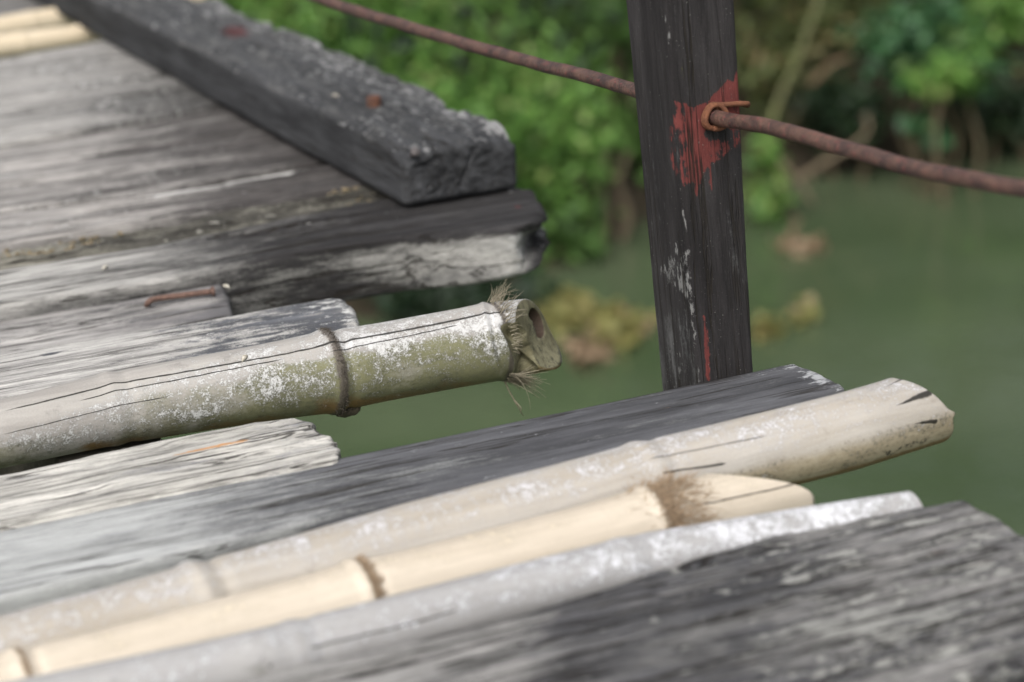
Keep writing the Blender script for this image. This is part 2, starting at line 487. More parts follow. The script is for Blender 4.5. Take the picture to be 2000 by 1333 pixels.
def spline(pts, n):
    """Catmull-Rom through points"""
    p = np.asarray(pts, float); p = np.vstack([2*p[0]-p[1], p, 2*p[-1]-p[-2]])
    out = []
    m_ = len(p)-3
    for i in range(n):
        s = i/(n-1)*m_; k = min(int(s), m_-1); t = s-k
        a, b, c, d = p[k:k+4]
        out.append(0.5*(2*b+(c-a)*t+(2*a-5*b+4*c-d)*t*t+(3*b-a-3*c+d)*t**3))
    return np.array(out)

# ------------------------------------------------------------------ bamboo
class Culm:
    """one bamboo pole: axis points as (px, py, half thickness px) on the plane z, nodes as photo columns"""
    def __init__(s, axis, z, left=0.5, nodes=(), na=96, sx=0.006):
        A = []
        for (px, py, h) in axis:
            p = at(px, py, z); A.append((*p, h*depth(p)/F_PX))
        A = np.array(A)
        d = A[-1, :3]-A[0, :3]; L = np.linalg.norm(d); d /= L
        s.M = frame(A[0, :3], d); s.d = d
        loc = to_local(s.M, A[:, :3])
        s.X = loc[:, 0]; s.Y = loc[:, 1]; s.Z = loc[:, 2]; s.R0 = A[:, 3]
        s.x0, s.x1 = -left, s.X[-1]; s.z = z; s.na, s.sx = na, sx
        s.nodes = [(s.xof(*n[:2]), *n[2:]) for n in nodes]
    def xof(s, px, py): return to_local(s.M, at(px, py, s.z))[0][0]
    def cen(s, x): return np.interp(x, s.X, s.Y), np.interp(x, s.X, s.Z)
    def rad(s, x):
        r = np.interp(x, s.X, s.R0)
        for (xn, amp, w) in s.nodes:
            r = r + amp*np.exp(-((x-xn)/w)**2) + amp*0.5*np.exp(-((x-xn)/(w*6))**2) - amp*0.7*np.exp(-((x-xn-2.2*w)/(w*0.8))**2)
        return r
    def hit(s, px, py):
        """point of the pole's skin seen there: (x, arc) in its own metres"""
        d = ray(px, py); d = d/np.linalg.norm(d)
        o = to_local(s.M, EYE)[0]; dl = to_local(s.M, EYE+d)[0]-o
        t = np.linspace(1.0, 5.0, 8000)
        P = o+t[:, None]*dl
        cy, cz = s.cen(P[:, 0]); r = s.rad(P[:, 0])
        rr = np.hypot(P[:, 1]-cy, P[:, 2]-cz)-r
        k = np.argmax(rr < 0) if (rr < 0).any() else int(np.argmin(rr))
        p = P[k]; a = math.atan2(p[2]-cz[k], p[1]-cy[k])
        return p[0], s.wrap(a)*float(np.mean(s.R0))
    @staticmethod
    def wrap(a): return (a + math.pi/2) % (2*math.pi)         # seam underneath
    def build(s, mat, cut=None, hole=0.0, fields=None, parent=None, notch=None, blend=0.06, name='culm', face_rings=10, hoff=(0, 0)):
        xs = np.arange(s.x0, s.x1, s.sx)
        for (xn, amp, w) in s.nodes:
            xs = np.concatenate([xs, np.linspace(xn-4*w, xn+5*w, 22)])
        xs = np.concatenate([xs, np.linspace(s.x1-blend, s.x1, 40)])
        xs = np.unique(np.clip(np.round(xs, 5), s.x0, s.x1)); n = len(xs)
        th = np.arange(s.na+1)/s.na*2*math.pi           # from underneath, seam kept open for the arc coordinate
        ang = th-math.pi/2
        X, A = np.meshgrid(xs, ang, indexing='ij')
        R = s.rad(X)*(1+0.03*fbm(np.stack([X*6, np.cos(A)*1.2, np.sin(A)*1.2], -1), (1, 1, 1), 3, int(abs(s.x1)*99)))
        cy, cz = s.cen(X)
        cutf = cut if cut else (lambda y, z: 0*y)
        xb = s.x1-blend
        Rr = R.copy()
        Y = Rr*np.cos(A); Z = Rr*np.sin(A)
        xc = s.x1+cutf(Y, Z)
        Xd = np.where(X > xb, xb+(X-xb)*(xc-xb)/(s.x1-xb), X)
        nf = np.zeros_like(X)
        if notch is not None:
            dep, nf = notch(Xd, A, Y, Z)
            Y = Y*(1-dep); Z = Z*(1-dep)
        V = [np.stack([Xd, Y+cy, Z+cz], -1)]
        face = [nf]; inner = [0*X]; arc = [np.broadcast_to(th[None]*float(np.mean(s.R0)), X.shape)]
        # cut face and hollow
        ye, ze = Y[-1], Z[-1]
        fr = np.linspace(1, hole if hole else 0.02, face_rings)
        for k, f in enumerate(fr[1:]):
            w_ = (1-f)/(1-fr[-1]); R_ = float(np.mean(s.R0)); y, z = ye*f+w_*hoff[0]*R_, ze*f+w_*hoff[1]*R_
            V.append(np.stack([s.x1+cutf(y, z)+0.0012*fbm(np.stack([y*90, z*90, 0*y+f], -1), (1, 1, 1), 3, 5), y+cy[-1], z+cz[-1]], -1)[None])
            face.append(np.ones((1, s.na+1))); inner.append(np.zeros((1, s.na+1))); arc.append(arc[0][-1:])
        if hole:
            for k, dx in enumerate((0.002, 0.012, 0.03, 0.05)):
                y, z = ye*hole+hoff[0]*R_, ze*hole+hoff[1]*R_
                V.append(np.stack([s.x1+cutf(y, z)*(1-k/3)-dx, y+cy[-1], z+cz[-1]], -1)[None])
                face.append(np.zeros((1, s.na+1))); inner.append(np.ones((1, s.na+1))); arc.append(arc[0][-1:])
            y, z = ye*0.02+hoff[0]*R_, ze*0.02+hoff[1]*R_
            V.append(np.stack([0*y+s.x1-0.052, y+cy[-1], z+cz[-1]], -1)[None])
            face.append(np.zeros((1, s.na+1))); inner.append(np.ones((1, s.na+1))); arc.append(arc[0][-1:])
        V = np.concatenate(V); na1 = s.na+1
        rows = V.shape[0]
        I = np.arange(rows*na1).reshape(rows, na1)
        F = np.stack([I[:-1, :-1], I[:-1, 1:], I[1:, 1:], I[1:, :-1]], -1).reshape(-1, 4).tolist()
        F = [f[::-1] for f in F]
        VV = V.reshape(-1, 3)
        at_ = {k: np.zeros(len(VV)) for k in ('dark', 'lich', 'warm', 'moss', 'ring')}
        at_['face'] = np.concatenate(face).ravel(); at_['inner'] = np.concatenate(inner).ravel(); at_['arc'] = np.concatenate(arc).ravel()
        ring = np.zeros(len(VV))
        cyv, czv = s.cen(VV[:, 0])
        rloc = np.hypot(VV[:, 1]-cyv, VV[:, 2]-czv)
        up = (VV[:, 2]-czv)/np.maximum(rloc, 1e-6)          # -1 underneath .. 1 on top
        side = (VV[:, 1]-cyv)/np.maximum(rloc, 1e-6)
        if fields: at_.update(fields(VV, up, side, s, to_world(s.M, VV)))
        return mesh_obj(name, VV, F, mat, s.M, parent, at_)

def fibres(roots, dirs, lens, r0=0.0004, droop=0.0, seg=5, curl=0.25, rng=RNG):
    parts = []
    for p, d, l in zip(roots, dirs, lens):
        p = np.array(p, float); d = np.array(d, float); d /= np.linalg.norm(d)
        pts = [p]; k = rng.normal(0, curl, 3)
        for i in range(seg):
            d = d+k/seg+np.array([0, 0, -droop/seg]); d /= np.linalg.norm(d)
            p = p+d*l/seg; pts.append(p)
        parts.append(tube_mesh(pts, np.linspace(r0, r0*0.35, seg+1), 3, False))
    return join(parts)
#@@SCENE
# ================================================================== MATERIALS
GREY_P, GREY_M = (0.50, 0.495, 0.47), (0.33, 0.325, 0.31)
CHAR = (0.035, 0.035, 0.038)

def simple(name, c1, c2, scale=40, rough=0.8, bump=0.4, c3=None, spec=0.3, dist=0.002, metal=0.0, stretch=(1, 1, 1)):
    g = NG(name)
    n = g.noise(g.map(g.oc, stretch), scale, 6, 0.65, 0.3); n2 = g.noise(g.map(g.oc, stretch), scale*4.1, 4, 0.7)
    col = g.mix(g.step(n, 0.35, 0.65), c1, c2)
    if c3: col = g.mix(g.step(n2, 0.55, 0.7), col, c3)
    col = g.scalec(col, g.math('MULTIPLY_ADD', n2, 0.7, 0.65))
    g.bump(g.add(n, n2), bump, dist)
    return g.fin(col, rough, spec, metal)

RUST = simple('rusty_iron', (0.10, 0.062, 0.050), (0.17, 0.105, 0.082), 160, 0.85, 0.5, (0.06, 0.03, 0.025))
RUST_OR = simple('orange_rust', (0.19, 0.078, 0.040), (0.12, 0.050, 0.028), 240, 0.85, 0.5, (0.12, 0.045, 0.03))
ROD = simple('painted_rusty_rod', (0.045, 0.028, 0.026), (0.115, 0.066, 0.050), 60, 0.5, 0.9, (0.17, 0.048, 0.045), 0.4)
HAIR = simple('bamboo_fibre', (0.30, 0.27, 0.20), (0.19, 0.165, 0.115), 300, 0.8, 0.0)
FUR = simple('brown_fibre', (0.40, 0.30, 0.20), (0.24, 0.17, 0.11), 300, 0.85, 0.0)
CHIP = simple('bare_wood_chip', (0.50, 0.48, 0.42), (0.34, 0.31, 0.25), 300, 0.8, 0.2)
SOIL = simple('rotten_debris', (0.26, 0.21, 0.13), (0.11, 0.09, 0.06), 220, 0.95, 0.6, (0.36, 0.31, 0.22))

def zeros(V): return np.zeros(len(V))

# ================================================================== KERB BEAM
uk = at(791, 413, 0)[0]; vk = at(791, 413, 0)[1]
kw = at(1000, 366, 0)[0]-uk
kh = at_axis(703, 259, 0, uk)[2]
print('kerb u,v,w,h', uk, vk, kw, kh)
UOUT = uk+kw+0.03
Mk = frame((uk, vk, 0.003), (0, -1, 0))
def kerb_warp(V, N):
    x, y, z = V[..., 0], V[..., 1], V[..., 2]
    # rotten outer top edge, bitten away in lumps
    e = smooth(y/kw, 0.72, 1.0)*smooth(z/kh, 0.45, 1.0)
    b = fbm(np.stack([x*16, y*6, 0*x], -1), (1, 1, 1), 4, 31, 0.6)
    V[..., 2] -= e*np.clip(0.004+b*0.055, -0.006, 0.03)
    V[..., 1] -= e*np.clip(b*0.04, 0, 0.02)
    # pitted top
    t = smooth(z/kh, 0.8, 1.0)
    V[..., 2] += t*fbm(np.stack([x*22, y*80, 0*x], -1), (1, 1, 1), 4, 33, 0.65)*0.006
    # worn near corner
    c = smooth(x, -0.07, 0.0)*smooth(z/kh, 0.5, 1.0)
    V[..., 2] -= c*0.013*(1-smooth(y/kw, 0.0, 0.5))+c*0.012*smooth(y/kw, 0.55, 1.0)
    V[..., 0] += c*0.0
    V[..., 0] -= smooth(x, -0.03, 0)*smooth(y/kw, 0.0, 1.0)*0.004
    return V
def kerb_end(Rg):
    # a drying crack across the end grain, and rough saw marks
    y, z = Rg[:, 1], Rg[:, 2]
    a0, a1 = np.array([0.64*kw, 0.95*kh]), np.array([0.44*kw, 0.0])
    dd = (a1-a0)/np.linalg.norm(a1-a0)
    dist = (y-a0[0])*dd[1]-(z-a0[1])*dd[0]+0.004*fbm(np.stack([y*60, z*60, 0*y], -1), (1, 1, 1), 2, 34)
    Rg[:, 0] -= 0.005*np.exp(-(dist/0.0013)**2)
    Rg[:, 0] += 0.004*fbm(np.stack([y*50, z*120, 0*y], -1), (1, 1, 1), 4, 35, 0.65)-0.006*np.exp(-((y-0.2*kw)/0.012)**2-((z-0.75*kh)/0.012)**2)
    return Rg
def kerb_fields(V, L, W):
    top = smooth(V[:, 2], kh*0.75, kh*0.97)
    d = 0.90-0.24*top*smooth(-V[:, 0], 0.0, 0.1)
    l = 0.49*top*(0.7+0.3*smooth(V[:, 1]/kw, 0.5, 1))
    l = l+0.35*smooth(V[:, 1]/kw, 0.86, 0.99)*smooth(V[:, 2]/kh, 0.3, 0.8)*smooth(V[:, 0], -0.09, -0.01)
    e = smooth(V[:, 0], -0.006, 0.0)
    cy, cz = 0.33*kw, 0.62*kh
    l = l+e*0.40*np.exp(-((V[:, 1]-cy)/0.018)**2-((V[:, 2]-cz)/0.012)**2)
    l = l+0.28*smooth(V[:, 0], -0.05, -0.01)*np.exp(-((V[:, 1]-0.1*kw)/0.02)**2-((V[:, 2]-0.8*kh)/0.014)**2)
    p = project(W)
    r = 0.75*np.exp(-((p[:, 0]-460)/40)**2-((p[:, 1]-62)/16)**2)
    return dict(dark=d, lich=l, red=r)
KERB = wood('charred_kerb_wood', (0.20, 0.20, 0.195), (0.12, 0.12, 0.12), (0.027, 0.028, 0.030), 3, lich=(0.30, 0.30, 0.30),
            patch=(14, 40, 40), bump=0.9, splits=0.5, red=(0.13, 0.05, 0.052))
kerb = slab('kerb_beam', Mk, -2.5, lambda s: 0.004*np.asarray(s)*0, lambda x: 0*np.asarray(x, float), lambda x: 0*np.asarray(x, float)+kw,
            kh, kh, 0.007, KERB, step=0.0045, sx=0.006, re=0.009, warp=kerb_warp, fields=kerb_fields, seed=5, end_amp=0.0015, rough_amp=0.001, rings=22, endwarp=kerb_end)
tag(kerb, 'thick charred black kerb beam lying on the plank ends, with a rusty bolt head', 'beam')
def lathe(prof, n=14, jit=0.0):
    V, F = [], []
    for i, (r, z) in enumerate(prof):
        for k in range(n):
            a = 2*math.pi*k/n; j = 1+jit*math.sin(3*a+i)
            V.append((r*j*math.cos(a), r*j*math.sin(a), z))
    for i in range(len(prof)-1):
        for k in range(n): F.append((i*n+k, i*n+(k+1) % n, (i+1)*n+(k+1) % n, (i+1)*n+k))
    F.append([(len(prof)-1)*n+k for k in range(n)])
    return np.array(V), F
def at_kerb(px, py): return at(px, py, kh+0.003)
bp = at_kerb(731, 207)
RBOLT = simple('bolt_rust', (0.13, 0.055, 0.032), (0.075, 0.045, 0.036), 240, 0.85, 0.5, (0.17, 0.07, 0.035))
v, f = lathe([(0.0085, -0.008), (0.0088, 0.001), (0.0092, 0.004), (0.0082, 0.0045), (0.0090, 0.0055), (0.0088, 0.010), (0.0070, 0.0118), (0.002, 0.0122)], 12, 0.05)
mesh_obj('bolt', v, f, RBOLT, Matrix.Translation(Vector(bp)), kerb)
bp = at(806, 300, kh*0.9); 
v, f = lathe([(0.003, -0.008), (0.003, 0.004), (0.0055, 0.0045), (0.0055, 0.007), (0.003, 0.0082)], 10, 0.06)
ph = at_axis(808, 300, 1, vk)
mesh_obj('nail', v, f, simple('old_iron', (0.12, 0.11, 0.11), (0.07, 0.06, 0.06), 300, 0.7), frame(ph, (1, 0, 0)) @ Matrix.Rotation(rad(60), 4, 'X'), kerb)

# ================================================================== DECK PLANKS
PS = []
def px_ramp(W, pts):
    """value by photo column, for stains that run along a board"""
    p = project(W); a = np.array(pts, float)
    return np.interp(p[:, 0], a[:, 0], a[:, 1])

# --- long grey plank beside the post
WGL = wood('grey_plank_wood', (0.44, 0.45, 0.445), (0.37, 0.38, 0.375), (0.052, 0.053, 0.058), 1, lich=(0.40, 0.41, 0.42), patch=(5, 20, 20),
           bump=0.55, splits=0.7, fib=0.36, dsoft=0.40, cracks=[(-0.62, 0.022, -0.30, 0.020, 0.0007), (-0.36, 0.005, -0.22, 0.002, 0.0009), (-0.14, 0.008, -0.03, 0.012, 0.0009)])
def f_grey(V, L, W):
    p = project(W)
    d = px_ramp(W, [(-400, 0.05), (150, 0.18), (350, 0.36), (520, 0.54), (760, 0.80), (1200, 0.92), (1650, 1.05)])
    k = L(1325, 793)
    d = d+0.5*blob(V, k, 0.03, 0.004)
    side = smooth(-V[:, 2], 0.006, 0.014)
    d = np.where(V[:, 2] < -0.006, np.maximum(d, 0.25), d)
    e = L(1600, 735)
    l = 0.36*blob(V, (0.0, 0.0), 0.03, 0.08)+0.20*px_ramp(W, [(400, 0.7), (900, 0.8), (1300, 0.8), (1650, 1)])
    w = 0.55*blob(V, k, 0.022, 0.003)
    return dict(dark=d, lich=l, warm=w)
plank('plank', [(0, 1035), (665, 893), (1000, 824), (1550, 708)], [(0, 1165), (380, 1072), (800, 968), (1000, 928), (1655, 757)], 0.0, 0.042, WGL,
      end=[(1550, 708), (1585, 722), (1620, 740), (1655, 757)], fields=f_grey, seed=1, step=0.005, sx=0.006, re=0.004, r=0.003, rough_amp=0.0008,
      label='long flat grey plank, bleached at one end and dark beside the post')

# --- short weathered plank in front of the bamboo
WSH = wood('bleached_plank_wood', (0.50, 0.485, 0.45), (0.38, 0.37, 0.34), (0.12, 0.12, 0.125), 2, lich=(0.55, 0.54, 0.52), patch=(7, 26, 26), bump=0.75,
           warm=(0.50, 0.27, 0.12), splits=0.9, fib=0.75,
           cracks=[(-0.45, -0.002, -0.005, 0.014, 0.0008), (-0.5, 0.02, -0.2, 0.022, 0.0005), (-0.6, -0.034, -0.2, -0.04, 0.001)])
def f_short(V, L, W):
    a, b, c = L(420, 888), L(300, 930), L(130, 990)
    d = 0.42*blob(V, b, 0.05, 0.012)+0.40*blob(V, c, 0.05, 0.010)+0.18+0.18*smooth(V[:, 0], -0.12, 0)
    return dict(dark=d, warm=0.85*blob(V, a, 0.040, 0.0042)+0.42*blob(V, L(300, 905), 0.06, 0.002), lich=0.12+0*d)
plank('plank', [(0, 920), (250, 868), (480, 822), (565, 812)], [(0, 1030), (350, 962), (668, 902)], 0.003, 0.048, WSH,
      end=[(565, 812), (605, 822), (640, 848), (660, 872), (668, 902)], fields=f_short, seed=2, warp=groove_warp(22, 0.004, 2.6, 60), step=0.0045, sx=0.006, re=0.006, r=0.011, rough_amp=0.0016, crown=0.004, end_amp=0.006, rings=8,
      label='short bleached plank with a rounded broken end, in front of the mossy bamboo')

# --- rounded plank behind the bamboo
WRO = wood('patchy_plank_wood', (0.49, 0.48, 0.455), (0.37, 0.36, 0.345), (0.065, 0.068, 0.076), 4, lich=(0.60, 0.60, 0.58), patch=(14, 50, 50), bump=0.6, splits=0.6, dsoft=0.11,
           cracks=[(-0.5, 0.004, -0.2, 0.002, 0.0007)])
def f_round(V, L, W):
    d = px_ramp(W, [(-200, 0.05), (150, 0.12), (330, 0.36), (440, 0.52), (560, 0.60), (650, 0.78), (700, 0.5)])
    n1, n2 = L(100, 703), L(545, 632)
    d = d+0.8*blob(V, n1, 0.010, 0.004)+0.7*blob(V, n2, 0.010, 0.005)
    return dict(dark=d, lich=0.16+0.28*smooth(V[:, 0], -0.09, 0.0), warm=0.3*blob(V, n1, 0.008, 0.003))
plank('plank', [(0, 690), (300, 641), (560, 594), (645, 580)], [(0, 778), (300, 722), (706, 642)], 0.004, 0.05, WRO,
      end=[(645, 580), (672, 583), (692, 600), (703, 622), (706, 642)], fields=f_round, seed=3, step=0.0045, sx=0.006, re=0.009, r=0.009, rough_amp=0.0009, crown=0.002,
      label='patchy black and white plank with a rounded end, just behind the mossy bamboo')

# --- short plank with the bent nail
WNA = wood('nail_plank_wood', (0.36, 0.35, 0.335), (0.25, 0.24, 0.235), (0.06, 0.058, 0.06), 5, patch=(6, 30, 30), bump=0.6, splits=0.9, warm=(0.28, 0.11, 0.05))
def f_nail(V, L, W):
    d = px_ramp(W, [(-200, 0.1), (100, 0.22), (250, 0.45), (400, 0.52), (455, 0.9)])
    return dict(dark=d, warm=0.55*blob(V, L(158, 588, -0.018), 0.012, 0.004), lich=0.1+0.2*blob(V, L(350, 600, -0.018), 0.05, 0.012))
pn = plank('plank', [(0, 612), (200, 585), (427, 549)], [(0, 695), (300, 645), (458, 612)], -0.018, 0.04, WNA,
      end=[(427, 549), (442, 562), (450, 588), (458, 612)], fields=f_nail, seed=4, warp=groove_warp(24, 0.004, 2.6, 60), step=0.005, sx=0.007, re=0.006, r=0.007, rough_amp=0.0012,
      label='short grey plank with a bent rusty nail lying in its top')
npth = [at(286, 600, -0.020), at(291, 590, -0.012), at(305, 584, -0.011), at(350, 578, -0.0115), at(412, 570, -0.0115)]
v1 = tube_mesh(spline(npth, 22), 0.0031, 9)
hd = [at(411, 570, -0.0115), at(415, 569.5, -0.0115), at(418, 569, -0.0115)]
v2 = tube_mesh(hd, [0.0030, 0.0052, 0.0050], 10)
v, f = join([v1, v2]); mesh_obj('nail', v, f, RUST, None, pn)

# --- thick timber carrying the kerb end
WTH = wood('thick_timber_wood', (0.45, 0.44, 0.415), (0.32, 0.315, 0.30), (0.022, 0.021, 0.0215), 6, lich=(0.50, 0.50, 0.49), patch=(9, 30, 30), bump=0.85, splits=0.9, dsoft=0.42,
           red=(0.16, 0.05, 0.05), cracks=[(-0.55, 0.012, -0.25, 0.006, 0.0012)])
def f_thick(V, L, W):
    d = px_ramp(W, [(-200, 0.0), (150, 0.16), (300, 0.42), (430, 0.70), (700, 0.95), (1100, 1.05)])
    p = project(W)
    side = smooth(-V[:, 2], 0.003, 0.014)
    sd_ = px_ramp(W, [(0, 0.4), (380, 0.70), (560, 0.78), (720, 0.62), (860, 0.48), (960, 0.30), (1015, 0.18), (1030, 0.55), (1050, 0.9)])
    d = d*(1-side)+sd_*side
    l = side*px_ramp(W, [(600, 0), (760, 0.06), (900, 0.12), (960, 0.26), (1000, 0.46), (1018, 0.5), (1028, 0.15), (1045, 0.2)])
    l = l+0.45*blob(V, L(600, 437), 0.016, 0.006)+0.12*(1-side)
    l = l+0.38*np.exp(-((p[:, 0]-1000)/16)**2-((p[:, 1]-372)/12)**2)
    l = l+0.30*np.exp(-((p[:, 0]-1058)/14)**2-((p[:, 1]-440)/40)**2)
    r = 0.62*np.exp(-((p[:, 0]-1012)/14)**2-((p[:, 1]-404)/5)**2)
    return dict(dark=d+0.6*(1-side)*grooves(V[:, 0], V[:, 1], 21, 2.4, 50), lich=l, red=r)
def w_thick(V, N):
    x, y, z = V[..., 0], V[..., 1], V[..., 2]
    e = smooth(x, -0.035, 0.0)
    n = fbm(np.stack([x*60, y*55, z*55], -1), (1, 1, 1), 4, 41, 0.65)
    V[..., 0] += e*(n*0.055-0.004)
    V[..., 2] += e*smooth(z, -0.03, 0)*(n*0.034-0.010)
    V[..., 2] -= 0.007*grooves(x, y, 21, 2.4, 50)*smooth(z, -0.010, -0.002)
    # underside curves up towards the end
    V[..., 2] += smooth(x, -0.16, 0.0)*smooth(-z, 0.02, 0.068)*0.020
    V[..., 1] += e*n*0.012
    return V
plank('plank', [(0, 525), (270, 482), (500, 438), (700, 394), (1010, 338)], [(0, 592), (300, 546), (600, 490), (780, 461), (1032, 440)], 0.0, 0.064, WTH,
      end=[(1010, 338), (1062, 380), (1085, 412), (1078, 440), (1046, 452)], fields=f_thick, warp=w_thick, seed=6, step=0.0032, sx=0.006, re=0.014, r=0.008, rough_amp=0.0012, rings=9, end_amp=0.004,
      label='thick timber under the end of the kerb beam, with a pale side and rotten tip')

# --- rotten strip in the gap behind it
WRT = wood('rotten_strip_wood', (0.34, 0.33, 0.28), (0.22, 0.21, 0.175), (0.035, 0.033, 0.028), 7, lich=(0.44, 0.43, 0.38), patch=(12, 40, 40), bump=1.0, splits=1.0, warm=(0.30, 0.25, 0.14))
def w_rot(V, N):
    x, y, z = V[..., 0], V[..., 1], V[..., 2]
    V[..., 2] += smooth(z, -0.012, 0)*fbm(np.stack([x*9, y*60, 0*x], -1), (1, 1, 1), 5, 51, 0.6)*0.030
    return V
plank('plank', [(0, 486), (250, 440), (690, 364)], [(0, 522), (270, 480), (500, 436), (700, 390)], -0.008, 0.035, WRT, uend=uk+0.03,
      fields=lambda V, L, W: dict(dark=0.46+0.25*px_ramp(W, [(0, 0), (300, 0.6), (600, 1)]), warm=0.24*px_ramp(W, [(0, 1), (250, 0.5), (500, 0.6), (680, 1.4)]), lich=0.26+zeros(V)), warp=w_rot,
      seed=7, step=0.004, sx=0.006, re=0.004, r=0.006, rough_amp=0.002, label='narrow rotten strip of plank sunk in the debris-filled gap')

# --- wide planks running under the kerb
WW1 = wood('brown_grey_plank_wood', (0.37, 0.355, 0.338), (0.22, 0.208, 0.198), (0.038, 0.035, 0.034), 8, lich=(0.48, 0.475, 0.46), patch=(5, 26, 26), bump=0.6, splits=0.6,
            cracks=[(-0.55, -0.005, -0.15, 0.0, 0.0009)])
def f_w5(V, L, W):
    d = px_ramp(W, [(-200, 0.05), (100, 0.16), (300, 0.45), (500, 0.66), (700, 0.8)])
    p = project(W)
    l = 0.36*px_ramp(W, [(-100, 1), (250, 0.8), (600, 0.4)])+1.0*blob(V, L(365, 374), 0.045, 0.0045)+0.9*blob(V, L(510, 346), 0.05, 0.005)
    return dict(dark=d+0.6*grooves(V[:, 0], V[:, 1], 8), lich=l)
plank('plank', [(0, 418), (300, 381), (610, 326)], [(0, 474), (250, 434), (690, 361)], 0.0, 0.045, WW1, uend=UOUT, fields=f_w5, seed=8, step=0.003, sx=0.006, r=0.005, warp=groove_warp(8, 0.006),
      label='dark brown-grey plank with pale streaks, behind the debris-filled gap')
def f_w4(V, L, W):
    d = px_ramp(W, [(-200, 0.18), (100, 0.32), (300, 0.48), (450, 0.66), (620, 0.85)])
    return dict(dark=d+0.6*grooves(V[:, 0], V[:, 1], 9), lich=0.30*px_ramp(W, [(0, 1), (350, 0.8), (600, 0.3)])+0.4*blob(V, L(10, 340), 0.02, 0.008))
plank('plank', [(0, 289), (250, 247), (452, 203)], [(0, 408), (300, 371), (605, 317)], -0.004, 0.045, WW1, uend=UOUT, fields=f_w4, seed=9, step=0.0035, sx=0.007, r=0.004, warp=groove_warp(9, 0.006),
      label='widest brownish plank, running under the middle of the kerb beam')
WW2 = wood('grey_far_plank_wood', (0.38, 0.37, 0.352), (0.23, 0.222, 0.212), (0.038, 0.037, 0.036), 9, lich=(0.48, 0.475, 0.46), patch=(5, 24, 24), bump=0.6, splits=0.6)
plank('plank', [(0, 203), (150, 181), (375, 138)], [(0, 276), (250, 234), (448, 191)], 0.004, 0.045, WW2, uend=UOUT, seed=10, step=0.004, sx=0.008, r=0.005, warp=groove_warp(10, 0.006),
      fields=lambda V, L, W: dict(dark=px_ramp(W, [(-200, 0.2), (100, 0.38), (300, 0.6), (430, 0.85)]), lich=0.33+zeros(V)),
      label='grey plank between the widest plank and the pale plank')
plank('plank', [(0, 112), (150, 88), (300, 58)], [(0, 196), (150, 174), (372, 132)], 0.0, 0.045, WW2, uend=UOUT, seed=12, step=0.004, sx=0.008, r=0.005, warp=groove_warp(12, 0.006),
      fields=lambda V, L, W: dict(dark=px_ramp(W, [(-200, 0.12), (100, 0.30), (350, 0.6)]), lich=0.36+zeros(V)),
      label='pale grey plank in front of the two cream bamboos')
WDK = wood('far_dark_plank_wood', (0.20, 0.195, 0.185), (0.14, 0.135, 0.13), (0.05, 0.05, 0.05), 10)
plank('plank', [(0, -22), (140, -42)], [(0, 30), (150, 8)], 0.0, 0.045, WDK, uend=UOUT, seed=13, step=0.007, sx=0.01, r=0.006,
      fields=lambda V, L, W: dict(dark=0.4+zeros(V)), label='dark plank behind the two cream bamboos')

# --- heavy lichen-spotted timber nearest the camera
WFG = wood('lichen_timber_wood', (0.32, 0.312, 0.30), (0.20, 0.196, 0.19), (0.044, 0.044, 0.047), 11, lich=(0.32, 0.32, 0.30), patch=(14, 34, 34), bump=1.0,
           warm=(0.20, 0.075, 0.045), splits=1.0, fib=0.7, lichscale=0.6, dsoft=0.34, cracks=[(-0.75, -0.045, -0.05, -0.03, 0.0022), (-0.6, -0.09, 0.0, -0.085, 0.002)])
def f_fg(V, L, W):
    d = px_ramp(W, [(300, -0.3), (750, -0.08), (950, 0.22), (1120, 0.72), (1450, 0.62), (1700, 0.42), (2000, 0.46)])
    d = d+0.30*blob(V, L(1480, 1180), 0.06, 0.02)+0.22*blob(V, L(1150, 1200), 0.05, 0.01)+0.25*blob(V, L(1880, 1010), 0.05, 0.012)
    l = px_ramp(W, [(300, 0.22), (900, 0.22), (1300, 0.28), (1600, 0.40), (2000, 0.42)])
    l = l+0.25*blob(V, L(1680, 1250), 0.05, 0.03)+0.34*smooth(V[:, 0], -0.012, 0.0)*smooth(-V[:, 1], -0.06, -0.03)
    w = 0.50*blob(V, L(1830, 1108), 0.022, 0.006)+0.45*blob(V, L(1920, 1130), 0.02, 0.008)
    return dict(dark=d+0.55*grooves(V[:, 0], V[:, 1], 25, 2.0, 36), lich=l, warm=w)
def w_fg(V, N):
    x, y, z = V[..., 0], V[..., 1], V[..., 2]
    V[..., 2] += smooth(z, -0.01, 0)*fbm(np.stack([x*9, y*38, 0*x], -1), (1, 1, 1), 5, 61, 0.6)*0.010
    V[..., 2] -= 0.007*grooves(x, y, 25, 2.0, 36)*smooth(z, -0.012, -0.003)
    return V
plank('plank', [(480, 1328), (1040, 1190), (1500, 1040), (1880, 974)], [(700, 1700), (1400, 1500), (2150, 1210)], 0.012, 0.065, WFG,
      end=[(1880, 974), (1940, 1005), (2010, 1050), (2080, 1110), (2150, 1210)], fields=f_fg, warp=w_fg, seed=14, step=0.005, sx=0.006, re=0.006, r=0.007,
      label='wide dark timber spotted with pale lichen, nearest of all the deck boards')

# ================================================================== BAMBOO
def pole(label, cat='bamboo pole', loc=None):
    return empty('bamboo_pole', loc, label, cat, 'bamboo poles of the bridge deck')

